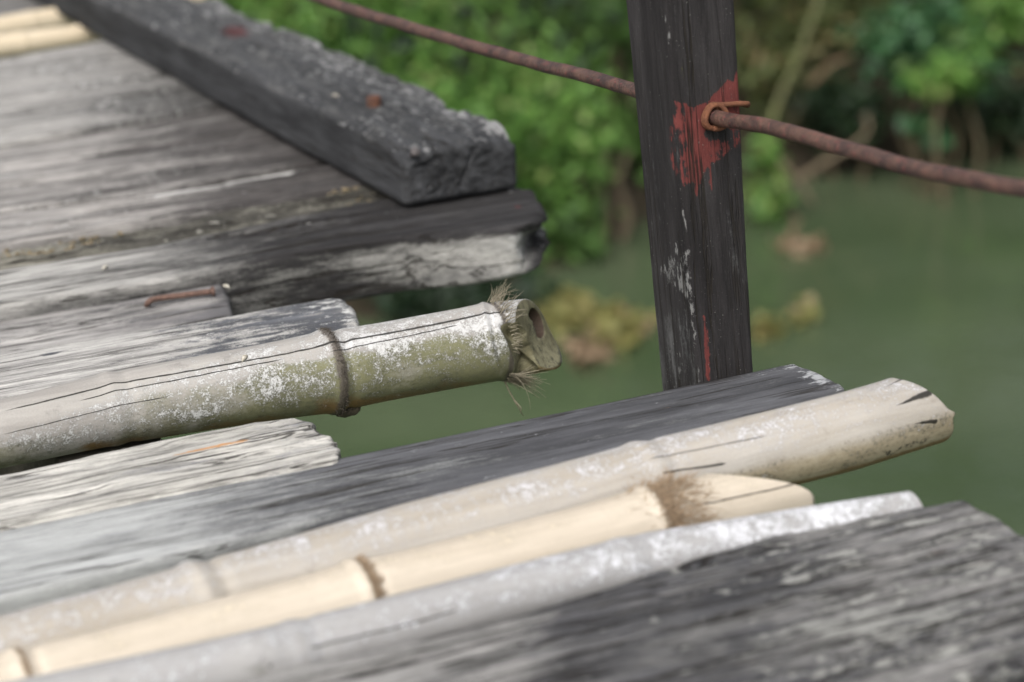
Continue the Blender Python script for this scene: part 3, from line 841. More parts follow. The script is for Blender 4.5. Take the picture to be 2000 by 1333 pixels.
# --- the mossy bamboo with the cut, notched end
cA = Culm([(0, 849, 66), (220, 798, 70), (640, 727, 78), (700, 716, 77), (985, 664, 76), (1062, 652, 73)], -0.004, nodes=[(215, 799, 0.0012, 0.006), (640, 727, 0.0022, 0.0055), (968, 667, 0.0012, 0.004)], sx=0.004, na=128)
RA = float(cA.R0[-1]); print('bamboo A', cA.M.translation, cA.R0, 'len', cA.x1)
xr = cA.xof(968, 667)
h = cA.hit
def ck(p, q, w):
    a, b = h(*p), h(*q); return (a[0], a[1], b[0], b[1], w)
crA = [ck((0, 805), (640, 674), 0.0011), ck((600, 682), (990, 606), 0.0013), ck((150, 785), (560, 700), 0.0007), ck((0, 850), (330, 775), 0.0005), ck((640, 690), (900, 634), 0.0006)]
MBA = bamboo_mat('mossy_bamboo', (0.36, 0.345, 0.32), (0.28, 0.262, 0.242), 1, cracks=crA, moss=(0.165, 0.165, 0.080), white=(0.52, 0.52, 0.515), ring=(0.075, 0.063, 0.052), dirt=0.5, brown=(0.20, 0.125, 0.05))
def fA(V, up, side, s, W):
    x = V[:, 0]; p = project(W)
    xl = np.interp(p[:, 0], [0, 300, 560, 640, 1000], [0.20, 0.58, 0.78, 0.78, 0.75])       # how high the moss climbs
    xl = xl+fbm(np.stack([x*16, 0*x, 0*x], -1), (1, 1, 1), 4, 55)*0.55+fbm(np.stack([x*40, up*3, side*3], -1), (1, 1, 1), 4, 56)*0.4
    t = smooth(up, xl+0.08, xl-0.35)*smooth(0.3-side, -0.2, 0.3)
    n_ = fbm(W, (26, 26, 26), 4, 57)
    moss = t*(1+1.1*n_)*np.interp(p[:, 0], [-200, 0, 200, 250, 640, 1000], [0.5, 0.65, 0.35, 0.68, 0.78, 0.88])
    band = (0.80*smooth(up, xl-1.75, xl-0.75)+0.20*smooth(up, xl-0.45, xl-0.1))*smooth(up, xl+0.30, xl-0.02)*0.98
    lich = band*np.interp(p[:, 0], [-200, 0, 120, 200, 260, 420, 640, 700, 860, 960], [0.35, 0.34, 0.42, 0.46, 0.50, 0.50, 0.46, 0.42, 0.36, 0.42])
    lich = lich+0.40*smooth(up, 0.35, 0.9)*smooth(p[:, 0], 620, 720)*0.85-0.02
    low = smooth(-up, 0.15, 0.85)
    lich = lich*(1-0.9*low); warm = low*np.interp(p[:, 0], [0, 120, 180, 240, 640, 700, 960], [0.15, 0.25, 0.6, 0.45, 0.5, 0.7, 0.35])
    warm = warm+0.55*np.clip(n_*2.2, 0, 0.6)*t*smooth(up, 0.5, -0.2)
    ring = 1.0*np.exp(-((x-s.xof(644, 727)+0.002*fbm(W, (90, 90, 90), 3, 58))/(0.0052+0.002*smooth(-up, 0, 1)))**2)*smooth(p[:, 0], 500, 600)+0.8*np.exp(-((x-xr)/0.0035)**2)
    ringp = 0.35*np.exp(-((x-s.xof(212, 799))/0.004)**2)*smooth(-up, 0.0, 0.5)
    dark = 0.30*np.exp(-((p[:, 0]-760)/26)**2-((p[:, 1]-705)/16)**2)
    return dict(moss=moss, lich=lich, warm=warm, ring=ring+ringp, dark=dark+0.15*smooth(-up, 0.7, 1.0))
def cutA(y, z):
    # an oblique chop: the side towards the water and the underside reach further out
    return 0.028*(y/RA)-0.013*(z/RA)-0.010+0.012*np.clip((-z)/RA, 0, 1)**2
def notchA(X, A, Y, Z):
    up_ = Z/RA; sd_ = -Y/RA                                # sd_: 1 facing the camera
    xc = xr+0.011-0.010*up_                                # the nick slants along the culm
    wdt = 0.0125
    d = np.clip(1-np.abs(X-xc)/wdt, 0, 1)
    on = smooth(sd_, 0.05, 0.6)*smooth(up_, 0.80, 0.55)*smooth(-up_, 0.98, 0.75)
    dep = 0.52*d*on
    f = smooth(d*on, 0.04, 0.2)
    return dep, f
pA = pole('mossy grey-white bamboo pole with a chopped, hollow end jutting over the water', loc=at(0, 849, -0.03))
cA.build(MBA, cut=cutA, hole=0.42, hoff=(0.46, 0.18), fields=fA, parent=pA, notch=notchA, blend=0.085)
def ring_fibres(s, x, angs, n, out, along, ln, r0=0.00035, droop=0.3, jx=0.002, curl=0.35, rise=0.0):
    roots, dirs, lens = [], [], []
    cy, cz = s.cen(x); R = float(s.rad(np.array([x]))[0])
    A = mat_np(s.M)
    for i in range(n):
        a = RNG.uniform(*angs); 
        p = np.array([x+RNG.normal(0, jx), cy+R*0.985*math.cos(a), cz+R*0.985*math.sin(a)])
        d = np.array([along*RNG.uniform(0.4, 1.3), out*math.cos(a)*RNG.uniform(0.3, 1.2), out*math.sin(a)*RNG.uniform(0.3, 1.2)+rise])+RNG.normal(0, 0.16, 3)
        roots.append(A[:3, :3] @ p+A[:3, 3]); dirs.append(A[:3, :3] @ d); lens.append(ln*RNG.uniform(0.4, 1.15))
    return fibres(roots, dirs, lens, r0, droop, 6, curl)
up_a = (rad(70), rad(140))
v, f = ring_fibres(cA, xr+0.002, (rad(75), rad(140)), 60, 0.9, 0.9, 0.022, rise=0.25); mesh_obj('fibre_tuft', v, f, HAIR, None, pA)
v, f = ring_fibres(cA, xr+0.003, (rad(140), rad(180)), 34, 0.4, 0.9, 0.009, droop=0.5); mesh_obj('fibre_tuft', v, f, HAIR, None, pA)
v, f = ring_fibres(cA, xr+0.002, (rad(218), rad(275)), 110, 0.30, 1.2, 0.036, droop=0.15); mesh_obj('fibre_tuft', v, f, HAIR, None, pA)
q0, q1, q2 = at(985, 745, -0.035), at(1002, 780, -0.05), at(1021, 812, -0.065)
yv = float(cA.M.translation[1])
q0, q1, q2, q3 = [at_axis(a, b, 1, to_world(cA.M, [[xr, -0.01, 0]])[0][1]) for a, b in ((983, 738), (993, 762), (1007, 787), (1022, 813))]
v, f = join([tube_mesh([q0, q1, q2, q3], [0.0007, 0.0007, 0.0006, 0.0003], 5), tube_mesh([q1+(q2-q1)*0.7, q2+(q3-q2)*0.5+np.array([0.002, 0, 0.001]), q3+np.array([-0.003, 0, 0.003])], [0.0005, 0.0005, 0.0003], 5)])
mesh_obj('loose_strand', v, f, HAIR, None, pA)
v, f = ring_fibres(cA, cA.xof(646, 727), (rad(60), rad(275)), 420, 0.8, 0.2, 0.0035, r0=0.0003, droop=0.3, jx=0.0022, curl=0.7)
v2, f2 = ring_fibres(cA, cA.xof(660, 727), (rad(235), rad(275)), 60, 0.8, 0.5, 0.007, droop=0.3, curl=0.6); v, f = join([(v, f), (v2, f2)])
mesh_obj('node_fringe', v, f, simple('node_bristle', (0.10, 0.085, 0.065), (0.05, 0.042, 0.035), 300, 0.9, 0.0), None, pA)
# dried bud on the underside of the node
bc = to_world(cA.M, [[cA.xof(664, 727), cA.cen(cA.xof(664, 727))[0]-0.010, cA.cen(cA.xof(664, 727))[1]-0.0335]])[0]
v, f = tube_mesh(spline([bc+np.array([-0.010, 0, 0.006]), bc, bc+np.array([0.009, -0.001, 0.0]), bc+np.array([0.013, 0, 0.005])], 9), [0.004, 0.0075, 0.0082, 0.008, 0.0075, 0.007, 0.006, 0.0045, 0.002], 10)
v = v+fbm(v, (300, 300, 300), 3, 8)[:, None]*0.003
mesh_obj('node_bud', v, f, simple('dry_bud', (0.12, 0.10, 0.07), (0.06, 0.05, 0.035), 400, 0.9, 0.6), None, pA)

# --- white weathered bamboo with a split end
cW = Culm([(0, 1283, 78), (390, 1183, 80), (800, 1063, 80), (1250, 945, 78), (1650, 845, 77), (1808, 797, 74)], 0.0, nodes=[(385, 1185, 0.0026, 0.007), (1255, 944, 0.0016, 0.007)], sx=0.005)
print('W', cW.M.translation, cW.R0)
h = cW.hit
crW = [ck((1720, 760), (1788, 733), 0.0018)+('open',), ck((1740, 796), (1822, 766), 0.0032)+('open',), ck((1776, 830), (1832, 822), 0.0022)+('open',), ck((1290, 925), (1420, 905), 0.0009), ck((1260, 900), (1500, 850), 0.0005)]
MBW = bamboo_mat('white_bamboo', (0.43, 0.405, 0.37), (0.34, 0.305, 0.255), 2, cracks=crW, white=(0.56, 0.555, 0.57), moss=(0.42, 0.34, 0.20), brown=(0.22, 0.14, 0.065), dirt=0.6, mottle=0.35, rough=0.6, msoft=0.5)
def fW(V, up, side, s, W):
    p = project(W)
    moss = 0.75*smooth(up, 0.42, -0.15)  # yellowing towards the underside, part of its painted shading
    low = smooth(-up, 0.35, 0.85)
    warm = low*0.95+0.25*np.exp(-((up-0.05)/0.2)**2)*smooth(p[:, 0], 1300, 1450)  # browner underside: falloff of the overhead light put into the colour
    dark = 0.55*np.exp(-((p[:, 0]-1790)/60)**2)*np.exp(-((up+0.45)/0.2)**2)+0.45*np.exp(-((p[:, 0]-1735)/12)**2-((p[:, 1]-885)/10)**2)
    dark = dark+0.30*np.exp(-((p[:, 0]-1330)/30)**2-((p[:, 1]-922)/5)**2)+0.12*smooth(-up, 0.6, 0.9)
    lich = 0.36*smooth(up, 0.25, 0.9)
    ring = 0.18*np.exp(-((V[:, 0]-s.xof(395, 1180))/0.004)**2)
    return dict(moss=moss, warm=warm, dark=dark, lich=lich, ring=ring)
RW = float(cW.R0[-1])
def cutW(y, z):
    sd_ = -y/RW; up_ = z/RW
    return 0.017*np.maximum(sd_, -0.05)-0.013*up_+0.005*np.exp(-((up_-0.10)/0.10)**2)*smooth(sd_, 0.4, 0.9)-0.015
pW = pole('white weathered bamboo pole with dark splits in its open tip over the water', loc=at(0, 1283, -0.03))
cW.build(MBW, cut=cutW, hole=0.72, fields=fW, parent=pW, blend=0.05)

# --- cream bamboo with hairy nodes
cC = Culm([(-150, 1386, 70), (45, 1344, 71), (700, 1176, 76), (1255, 1032, 74), (1420, 988, 72), (1545, 958, 70)], -0.004,
          nodes=[(38, 1344, 0.0026, 0.005), (698, 1177, 0.0028, 0.005), (1262, 1030, 0.0026, 0.005)], sx=0.005)
print('C', cC.R0)
h = cC.hit
MBC = bamboo_mat('cream_bamboo', (0.54, 0.48, 0.395), (0.48, 0.42, 0.34), 3, cracks=[ck((1350, 990), (1560, 945), 0.0007)], ring=(0.16, 0.11, 0.065), white=(0.66, 0.58, 0.45), brown=(0.60, 0.34, 0.17),
                 dirt=0.3, mottle=0.2, rough=0.5)
def fC(V, up, side, s, W):
    p = project(W); x = V[:, 0]
    ring = 0.85*np.exp(-((x-s.xof(712, 1174))/0.0045)**2)+0.8*np.exp(-((x-s.xof(1283, 1024))/0.012)**2)+0.7*np.exp(-((x-s.xof(45, 1342))/0.004)**2)
    warm = 0.30*np.exp(-((p[:, 0]-800)/90)**2-((p[:, 1]-1110)/14)**2)+0.32*np.exp(-((p[:, 0]-1380)/50)**2-((p[:, 1]-925)/8)**2)+0.25*np.exp(-((p[:, 0]-650)/60)**2-((p[:, 1]-1190)/12)**2)
    return dict(ring=ring, warm=warm, lich=0.25*smooth(up, 0.5, 1.0), dark=0.5*np.exp(-((p[:, 0]-1032)/6)**2-((p[:, 1]-1096)/8)**2))
RC = float(cC.R0[-1])
def cutC(y, z):
    return -0.040*np.clip(z/RC, 0, 1)**2.2-0.026*(y/RC)-0.023
pC = pole('cream yellow bamboo pole with brown hairy nodes, between the white bamboo and the grey pole', loc=at(0, 1350, -0.03))
cC.build(MBC, cut=cutC, hole=0.6, fields=fC, parent=pC, blend=0.10)
v, f = ring_fibres(cC, cC.xof(1290, 1022), (rad(55), rad(215)), 1500, 0.28, 0.75, 0.016, r0=0.00036, droop=0.55, jx=0.012, curl=1.0); mesh_obj('node_hair', v, f, FUR, None, pC)
v, f = ring_fibres(cC, cC.xof(713, 1174), (rad(60), rad(215)), 260, 0.35, 0.5, 0.006, r0=0.0004, droop=0.3, jx=0.002, curl=0.6); mesh_obj('node_hair', v, f, FUR, None, pC)

# --- grey weathered pole in front of it
cG = Culm([(60, 1390, 66), (520, 1297, 68), (900, 1195, 64), (1260, 1098, 56), (1590, 1030, 42), (1788, 991, 34)], 0.004, nodes=[(575, 1282, 0.0012, 0.006), (1215, 1110, 0.0008, 0.007)], sx=0.005)
h = cG.hit
MBG = bamboo_mat('grey_bamboo', (0.34, 0.335, 0.33), (0.27, 0.265, 0.26), 4, cracks=[ck((600, 1270), (900, 1190), 0.0006)], white=(0.60, 0.61, 0.64), moss=(0.24, 0.24, 0.21), dirt=0.4, mottle=0.2, rough=0.75)
def fG(V, up, side, s, W):
    p = project(W)
    lich = np.interp(p[:, 0], [200, 700, 1000, 1250, 1500, 1790], [0.18, 0.22, 0.34, 0.48, 0.56, 0.50])*smooth(up, -0.2, 0.5)
    kn = np.exp(-((p[:, 0]-505)/55)**2-((p[:, 1]-1312)/30)**2)
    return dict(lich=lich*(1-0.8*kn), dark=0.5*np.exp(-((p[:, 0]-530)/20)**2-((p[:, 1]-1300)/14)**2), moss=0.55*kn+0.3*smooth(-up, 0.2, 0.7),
                ring=0.35*np.exp(-((V[:, 0]-s.xof(575, 1282))/0.004)**2))
def notchG(X, A, Y, Z):
    x0 = cG.xof(505, 1302)
    d = np.exp(-((X-x0)/0.017)**2)*np.exp(-((A-rad(115))/0.55)**2)
    return -0.16*d, 0*d
pG = pole('grey weathered bamboo pole with a knot, lying against the lichen-spotted timber', loc=at(60, 1390, -0.03))
cG.build(MBG, cut=lambda y, z: -0.004*(z/0.015), hole=0.5, fields=fG, parent=pG, blend=0.03, notch=notchG)

# --- two cream bamboos far up the deck
MBF = bamboo_mat('pale_bamboo', (0.62, 0.54, 0.41), (0.54, 0.45, 0.32), 5, dirt=0.15, mottle=0.12, rough=0.5)
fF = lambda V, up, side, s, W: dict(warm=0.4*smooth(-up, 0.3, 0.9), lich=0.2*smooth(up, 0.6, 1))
cF1 = Culm([(0, 57, 24), (180, 26, 23), (388, -8, 22)], -0.006, nodes=[(60, 47, 0.001, 0.006)], sx=0.01, na=48)
pF1 = pole('cream bamboo pole under the far kerb, the farther of two', loc=at(0, 57, -0.03)); cF1.build(MBF, hole=0.7, fields=fF, parent=pF1)
cF2 = Culm([(0, 92, 24), (140, 72, 22), (330, 42, 20)], -0.012, nodes=[(40, 86, 0.001, 0.006)], sx=0.01, na=48)
pF2 = pole('cream bamboo pole against the pale grey plank, the nearer of two', loc=at(0, 92, -0.03)); cF2.build(MBF, hole=0.7, fields=fF, parent=pF2)

# ================================================================== POST, ROD AND WIRE
pb = at(1370, 746, 0.0)+np.array([0, 0.006, 0])
pt_ = at_axis(1298, 0, 1, pb[1])
pdir = (pt_-pb)/np.linalg.norm(pt_-pb)
PL = float(np.linalg.norm(pt_-pb))
wb = at_axis(1478, 722, 1, pb[1])[0]-at_axis(1367, 722, 1, pb[1])[0]
wt = at_axis(1437, 20, 1, pb[1])[0]-at_axis(1300, 20, 1, pb[1])[0]
print('post', pb, pt_, 'len', PL, 'w', wb, wt)
Mp = frame(pb, pdir, (1, 0, 0))
PD = 0.072
POSTW = wood('dark_post_wood', (0.14, 0.14, 0.142), (0.10, 0.10, 0.10), (0.017, 0.0155, 0.016), 12, lich=(0.22, 0.22, 0.216), red=(0.185, 0.047, 0.042), patch=(9, 40, 40),
             bump=0.65, splits=0.6, speck=0.035, fib=0.38, warm=(0.10, 0.095, 0.03), grit=0.5)
red1 = [(1312, 192), (1335, 195), (1350, 206), (1375, 200), (1395, 180), (1410, 165), (1425, 150), (1432, 160), (1440, 128), (1450, 185), (1450, 290), (1430, 300), (1410, 315), (1393, 325), (1391, 378), (1383, 374), (1382, 330), (1372, 350), (1362, 387), (1356, 384), (1354, 360), (1333, 370), (1322, 330), (1318, 260)]
red2 = [(1372, 616), (1378, 612), (1385, 650), (1389, 700), (1388, 746), (1377, 748), (1374, 690)]
red3 = [(1303, 235), (1312, 225), (1318, 300), (1322, 350), (1310, 330)]
pale1 = [(1318, 452), (1332, 490), (1345, 560), (1352, 606), (1325, 572), (1285, 548), (1278, 512), (1300, 515)]
pale2 = [(1285, 650), (1330, 640), (1360, 760), (1290, 780)]
def f_post(V, L, W):
    p = project(W)
    nearf = smooth(V[:, 2], 0.006, 0.001); leftf = smooth(V[:, 1], 0.006, 0.001)
    red = np.clip(0.5+poly_sdf(p, red1)/14, 0, 1)+np.clip(0.5+poly_sdf(p, red2)/10, 0, 1)
    red = red*(0.64+0.55*fbm(W, (40, 40, 20), 3, 73))*smooth(V[:, 2], 0.02, 0.006)+0.55*leftf*np.clip(0.5+poly_sdf(p, red3)/14, 0, 1)
    n = fbm(W, (120, 120, 25), 3, 71)
    lich = leftf*(0.62*np.clip(0.5+poly_sdf(p, pale1)/18, 0, 1)+0.42*np.clip(0.5+poly_sdf(p, pale2)/50, 0, 1))
    edge = np.exp(-((V[:, 1]+V[:, 2])/0.004)**2)
    lich = lich*0.85+edge*(0.70+0.9*n)
    hole_dark = np.exp(-((p[:, 0]-1400)/26)**2-((p[:, 1]-262)/10)**2)*nearf  # shadow and hole below the wire coil, painted as a dark spot
    dark = 0.85-0.08*leftf*smooth(p[:, 1], 250, 450)-0.18*leftf*smooth(p[:, 1], 560, 640)+0.5*hole_dark
    green = 0.30*np.exp(-((p[:, 0]-1335)/20)**2)*smooth(p[:, 1], 220, 150)*nearf
    return dict(dark=dark, lich=lich*0.9, red=red*(1-0.8*hole_dark), warm=green)
pst = slab('handrail_post', Mp, -0.55, lambda s: 0*np.asarray(s)+0.62, lambda x: 0*np.asarray(x, float), lambda x: np.interp(x, [-0.5, 0, PL], [wb, wb, wt]),
           PD, PD, 0.004, POSTW, step=0.0028, sx=0.0032, re=0.004, rough_amp=0.0010, fields=f_post, seed=15)
tag(pst, 'leaning black wooden handrail post with red paint patches, behind the grey plank', 'post')

pr = at_axis(1391, 228, 1, pb[1])
ur = pr[0]
lp = [at_axis(a, b, 0, ur) for a, b in ((560, -24), (640, 3), (800, 54), (950, 100), (1100, 141), (1225, 172))]
rp = [at_axis(a, b, 0, ur) for a, b in ((1395, 229), (1500, 247), (1650, 289), (1850, 343), (2000, 371), (2150, 398))]
print('rod', [np.round(q, 3).tolist() for q in lp+rp])
path = spline(lp+rp, 160)
jig = fbm(np.stack([path[:, 1]*9, 0*path[:, 1], 0*path[:, 1]], -1), (1, 1, 1), 3, 81)*0.006
path[:, 2] += jig*smooth(np.abs(path[:, 1]-pb[1]), 0.05, 0.2)
v, f = tube_mesh(path, 0.0063+0.0009*fbm(path, (60, 60, 60), 3, 4), 16)
rod = mesh_obj('handrail_rod', v, f, ROD)
tag(rod, 'bent rusty iron rod with traces of red paint, passing through the black post', 'rod')

# wire tie: two turns round the rod, then along the post and round its far corner
A_, B_ = [], []
rodd = (rp[1]-rp[0])/np.linalg.norm(rp[1]-rp[0])
e1 = np.cross(rodd, [0, 0, 1]); e1 /= np.linalg.norm(e1); e2 = np.cross(e1, rodd)
if e2[2] < 0: e2 = -e2
c0 = pr+rodd*0.006
pts = []
for i in range(64):
    a = rad(-60)-i/63*2*math.pi*2.1
    pts.append(c0+rodd*(0.004-0.008*i/63)+0.0098*(math.cos(a)*e1+math.sin(a)*e2)*(1-0.06*math.sin(3*a)))
face_y = pb[1]-0.0035
pts += [at_axis(1402, 210, 1, face_y), at_axis(1415, 205, 1, face_y), at_axis(1447, 203, 1, face_y-0.001), at_axis(1459, 203, 1, face_y+0.002), at_axis(1460, 205, 1, face_y+0.010)]
corner = at_axis(1452, 204, 1, face_y+0.02)
pts += [corner+np.array([0, 0.0, 0.0]), corner+np.array([-0.003, 0.05, 0.0]), corner+np.array([-0.03, 0.062, -0.002])]
v, f = tube_mesh(spline(pts, 260), 0.0023, 9)
wire = mesh_obj('wire_tie', v, f, RUST_OR)
tag(wire, 'orange rusty wire tie coiled round the rod at the post', 'wire')

# ================================================================== UNDER THE DECK, CRUMBS ON IT
BEAR = simple('bearer_wood', (0.10, 0.09, 0.075), (0.06, 0.055, 0.045), 30, 0.9, 0.6, stretch=(6, 1, 6))
for i, (px, py) in enumerate(((330, 860),)):
    u = at(px, py, 0)[0]
    Mb = frame((u, at(0, 1400, 0)[1]-0.2, -0.07), (0, 1, 0))
    b = slab('bearer_beam', Mb, -0.1, lambda s: 0*np.asarray(s)+3.6, lambda x: 0*np.asarray(x, float)-0.05, lambda x: 0*np.asarray(x, float)+0.05, 0.0, 0.12, 0.006, BEAR, step=0.02, sx=0.05)
    tag(b, 'dark bearer beam carrying the planks from below', 'beam')

def crumbs(spots, n, size, zz):
    parts = []
    for i in range(n):
        a = RNG.random()
        k = RNG.integers(len(spots)-1)
        p0, p1 = np.array(spots[k]), np.array(spots[k+1])
        q = p0+(p1-p0)*RNG.random()+RNG.normal(0, 5, 2)
        c = at(q[0], q[1], zz)+np.array([0, 0, RNG.uniform(-0.003, 0.003)])
        l = size*RNG.uniform(0.4, 1.5); d = RNG.normal(0, 1, 3); d[2] *= 0.3; d /= np.linalg.norm(d)
        parts.append(tube_mesh([c-d*l, c-d*l*0.4, c+d*l*0.5, c+d*l], [l*0.2, l*0.5, l*0.45, l*0.1], 5))
    return join(parts)
v, f = crumbs([(0, 498), (60, 500), (140, 478), (230, 455)], 170, 0.0035, -0.012); tag(mesh_obj('wood_debris', v, f, SOIL), 'brown crumbs of rotten wood in the gap between planks', 'debris', None, 'stuff')
v, f = crumbs([(640, 385), (690, 372), (700, 382)], 40, 0.003, -0.006); tag(mesh_obj('wood_debris', v, f, SOIL), 'tan crumbs at the foot of the kerb beam', 'debris', None, 'stuff')
def chip(px, py, z, l, ang, lab, w=0.35):
    c = at(px, py, z); d = np.array([math.cos(ang), math.sin(ang), 0.12])
    v, f = tube_mesh(spline([c-d*l, c-d*l*0.3+np.array([0, 0, l*0.15]), c+d*l*0.4, c+d*l], 8), np.array([0.1, 0.5, 0.8, 1, 1, 0.8, 0.45, 0.1])*l*w, 6)
    tag(mesh_obj('wood_chip', v, f, CHIP), lab, 'chip', 'pale chips lying on the deck')
chip(442, 560, -0.006, 0.006, 1.9, 'pale husk at the end of the plank with the nail')
chip(205, 523, 0.003, 0.006, 0.8, 'small pale chip on the thick timber')
chip(655, 187, kh+0.004, 0.005, 2.2, 'pale chip on top of the black kerb beam')
chip(478, 700, 0.041, 0.007, 0.9, 'pale flake lying on the mossy bamboo')

# ================================================================== RIVER, BANK, PLANTS
ZW = -2.2
FH = np.array([FW[0], FW[1], 0]); FH /= np.linalg.norm(FH); RH = np.array([FH[1], -FH[0], 0])
def ab(p): p = np.asarray(p); return p @ RH, p @ FH
shore_px = [(300, 640), (700, 625), (950, 590), (1090, 480), (1250, 440), (1500, 362), (1750, 320), (2000, 285)]
SH = np.array([ab(at(x, y, ZW)) for x, y in shore_px])
def shore(a): 
    a = np.asarray(a, float)
    y = np.interp(a, SH[:, 0], SH[:, 1])
    return np.where(a > SH[-1, 0], y+(a-SH[-1, 0])*0.25, np.where(a < SH[0, 0], y-np.clip((SH[0, 0]-a)*0.4, 0, 2.0), y))
print('shore', SH.tolist())
aa = np.concatenate([np.linspace(-150, -8, 24), np.linspace(-7.5, 9, 100), np.linspace(10, 150, 24)])
bb = np.concatenate([np.linspace(-60, 4, 10), np.linspace(5, 18, 84), np.linspace(20, 260, 24)])
Aa, Bb = np.meshgrid(aa, bb, indexing='ij')
D = Bb-shore(Aa)
Zt = np.where(D < 0, ZW+0.45*D, ZW+0.75*np.minimum(D, 0.7)+0.40*np.clip(D-0.7, 0, 6)+0.12*np.clip(D-6.7, 0, 60))
Zt = np.maximum(Zt, ZW-1.6)
P3 = Aa[..., None]*RH+Bb[..., None]*FH
Zt = Zt+fbm(P3, (1.4, 1.4, 1.4), 4, 91)*0.35*smooth(D, 0.0, 0.8)+fbm(P3, (6, 6, 6), 3, 92)*0.12
P3 = P3.copy(); P3[..., 2] = Zt
n1, n2 = Aa.shape
I = np.arange(n1*n2).reshape(n1, n2)
F = np.stack([I[:-1, :-1], I[1:, :-1], I[1:, 1:], I[:-1, 1:]], -1).reshape(-1, 4)
BANK = simple('bank_soil', (0.030, 0.023, 0.014), (0.018, 0.015, 0.009), 3.5, 0.95, 0.8, (0.018, 0.026, 0.009), dist=0.02)  # soil colour darkened to carry the shade on the bank
tag(mesh_obj('river_bank', P3.reshape(-1, 3), F.tolist(), BANK), kind='structure')
def ground(a, b):
    d = b-float(shore(a))
    return ZW+0.75*min(max(d, 0), 0.7)+0.40*min(max(d-0.7, 0), 6)+0.12*max(d-6.7, 0)

g = NG('river_water')
rip = g.noise(g.map(g.oc, (1, 1, 1)), 7, 3, 0.5, 0.6); rip2 = g.noise(g.oc, 1.2, 2)
mc_ = g.noise(g.oc, 0.8, 3, 0.5, 0.4)
wc = g.mix(g.step(mc_, 0.3, 0.7), (0.047, 0.070, 0.034), (0.074, 0.097, 0.055))
g.bump(g.add(g.mul(rip, 0.5), rip2), 0.22, 0.05)
WATER = g.fin(wc, 0.10, 0.45)
v = np.array([RH*a+FH*b+np.array([0, 0, ZW]) for a, b in ((-150, -60), (150, -60), (150, 200), (-150, 200))])
tag(mesh_obj('river_water', v, [(0, 1, 2, 3)], WATER, smooth_=False), kind='structure')

def leaf_mat(name, c1, c2, rough=0.5, c3=None):
    g = NG(name)
    t = g.attr('tone')
    col = g.mix(t, c1, c2)
    if c3: col = g.mix(g.step(g.attr('odd'), 0.86, 0.93), col, c3)
    tr = g.t.nodes.new("ShaderNodeBsdfTranslucent"); g.put(tr.inputs[0], g.mix(0.5, col, (0.10, 0.16, 0.02)))
    mx = g.t.nodes.new("ShaderNodeMixShader"); mx.inputs[0].default_value = 0.22
    g.fin(col, rough, 0.4)
    g.t.links.new(g.bsdf.outputs[0], mx.inputs[1]); g.t.links.new(tr.outputs[0], mx.inputs[2])
    g.t.links.new(mx.outputs[0], g.out.inputs[0])
    return g.mat
LG = leaf_mat('bright_leaf', (0.042, 0.115, 0.020), (0.17, 0.34, 0.068), 0.5, (0.28, 0.36, 0.12))
LM = leaf_mat('mid_leaf', (0.036, 0.090, 0.022), (0.11, 0.20, 0.050), 0.5)
LD = leaf_mat('dark_leaf', (0.008, 0.020, 0.009), (0.022, 0.045, 0.018), 0.55)  # kept near black for the bank's deep shade
LB = leaf_mat('blue_green_leaf', (0.020, 0.060, 0.028), (0.06, 0.16, 0.060), 0.42, (0.10, 0.17, 0.05))
LO = leaf_mat('olive_leaf', (0.045, 0.062, 0.018), (0.085, 0.105, 0.030), 0.55, (0.18, 0.14, 0.06))
LY = leaf_mat('yellow_leaf', (0.15, 0.15, 0.045), (0.25, 0.23, 0.08), 0.55, (0.30, 0.22, 0.13))
LR = leaf_mat('dry_leaf', (0.20, 0.13, 0.075), (0.34, 0.25, 0.17), 0.7)
STEM = simple('stem', (0.11, 0.085, 0.05), (0.07, 0.06, 0.035), 40, 0.85, 0.3)
DRY = simple('dry_stick', (0.16, 0.125, 0.085), (0.10, 0.08, 0.05), 30, 0.85, 0.3)
BARK = simple('bark', (0.085, 0.07, 0.05), (0.05, 0.042, 0.03), 20, 0.9, 0.8, dist=0.01)
CANE = simple('olive_cane', (0.11, 0.12, 0.045), (0.08, 0.08, 0.035), 20, 0.6, 0.2)

def leaves(C, N, L, Wd, rng, droop=0.5):
    """N small folded leaves centred near points C(N,3)"""
    d = rng.normal(0, 1, (N, 3)); d[:, 2] = d[:, 2]*0.6-droop; d /= np.linalg.norm(d, axis=1, keepdims=True)
    up = rng.normal(0, 0.55, (N, 3)); up[:, 2] += 1; 
    s = np.cross(d, up); s /= np.linalg.norm(s, axis=1, keepdims=True)+1e-9
    nn = np.cross(s, d)
    l = (L*rng.uniform(0.6, 1.35, N))[:, None]; w = (Wd*rng.uniform(0.7, 1.3, N))[:, None]
    a = C-d*l*0.5; e = C+d*l*0.5-nn*l*0.10
    m1 = C-d*l*0.12+s*w*0.5+nn*w*0.22; m2 = C-d*l*0.12-s*w*0.5+nn*w*0.22; mc = C+nn*0.02*l
    V = np.stack([a, m1, e, m2, mc], 1).reshape(-1, 3)
    b = np.arange(N)[:, None]*5
    F = np.concatenate([b+[0, 4, 1], b+[4, 2, 1], b+[0, 3, 4], b+[4, 3, 2]], 0)
    return V, F
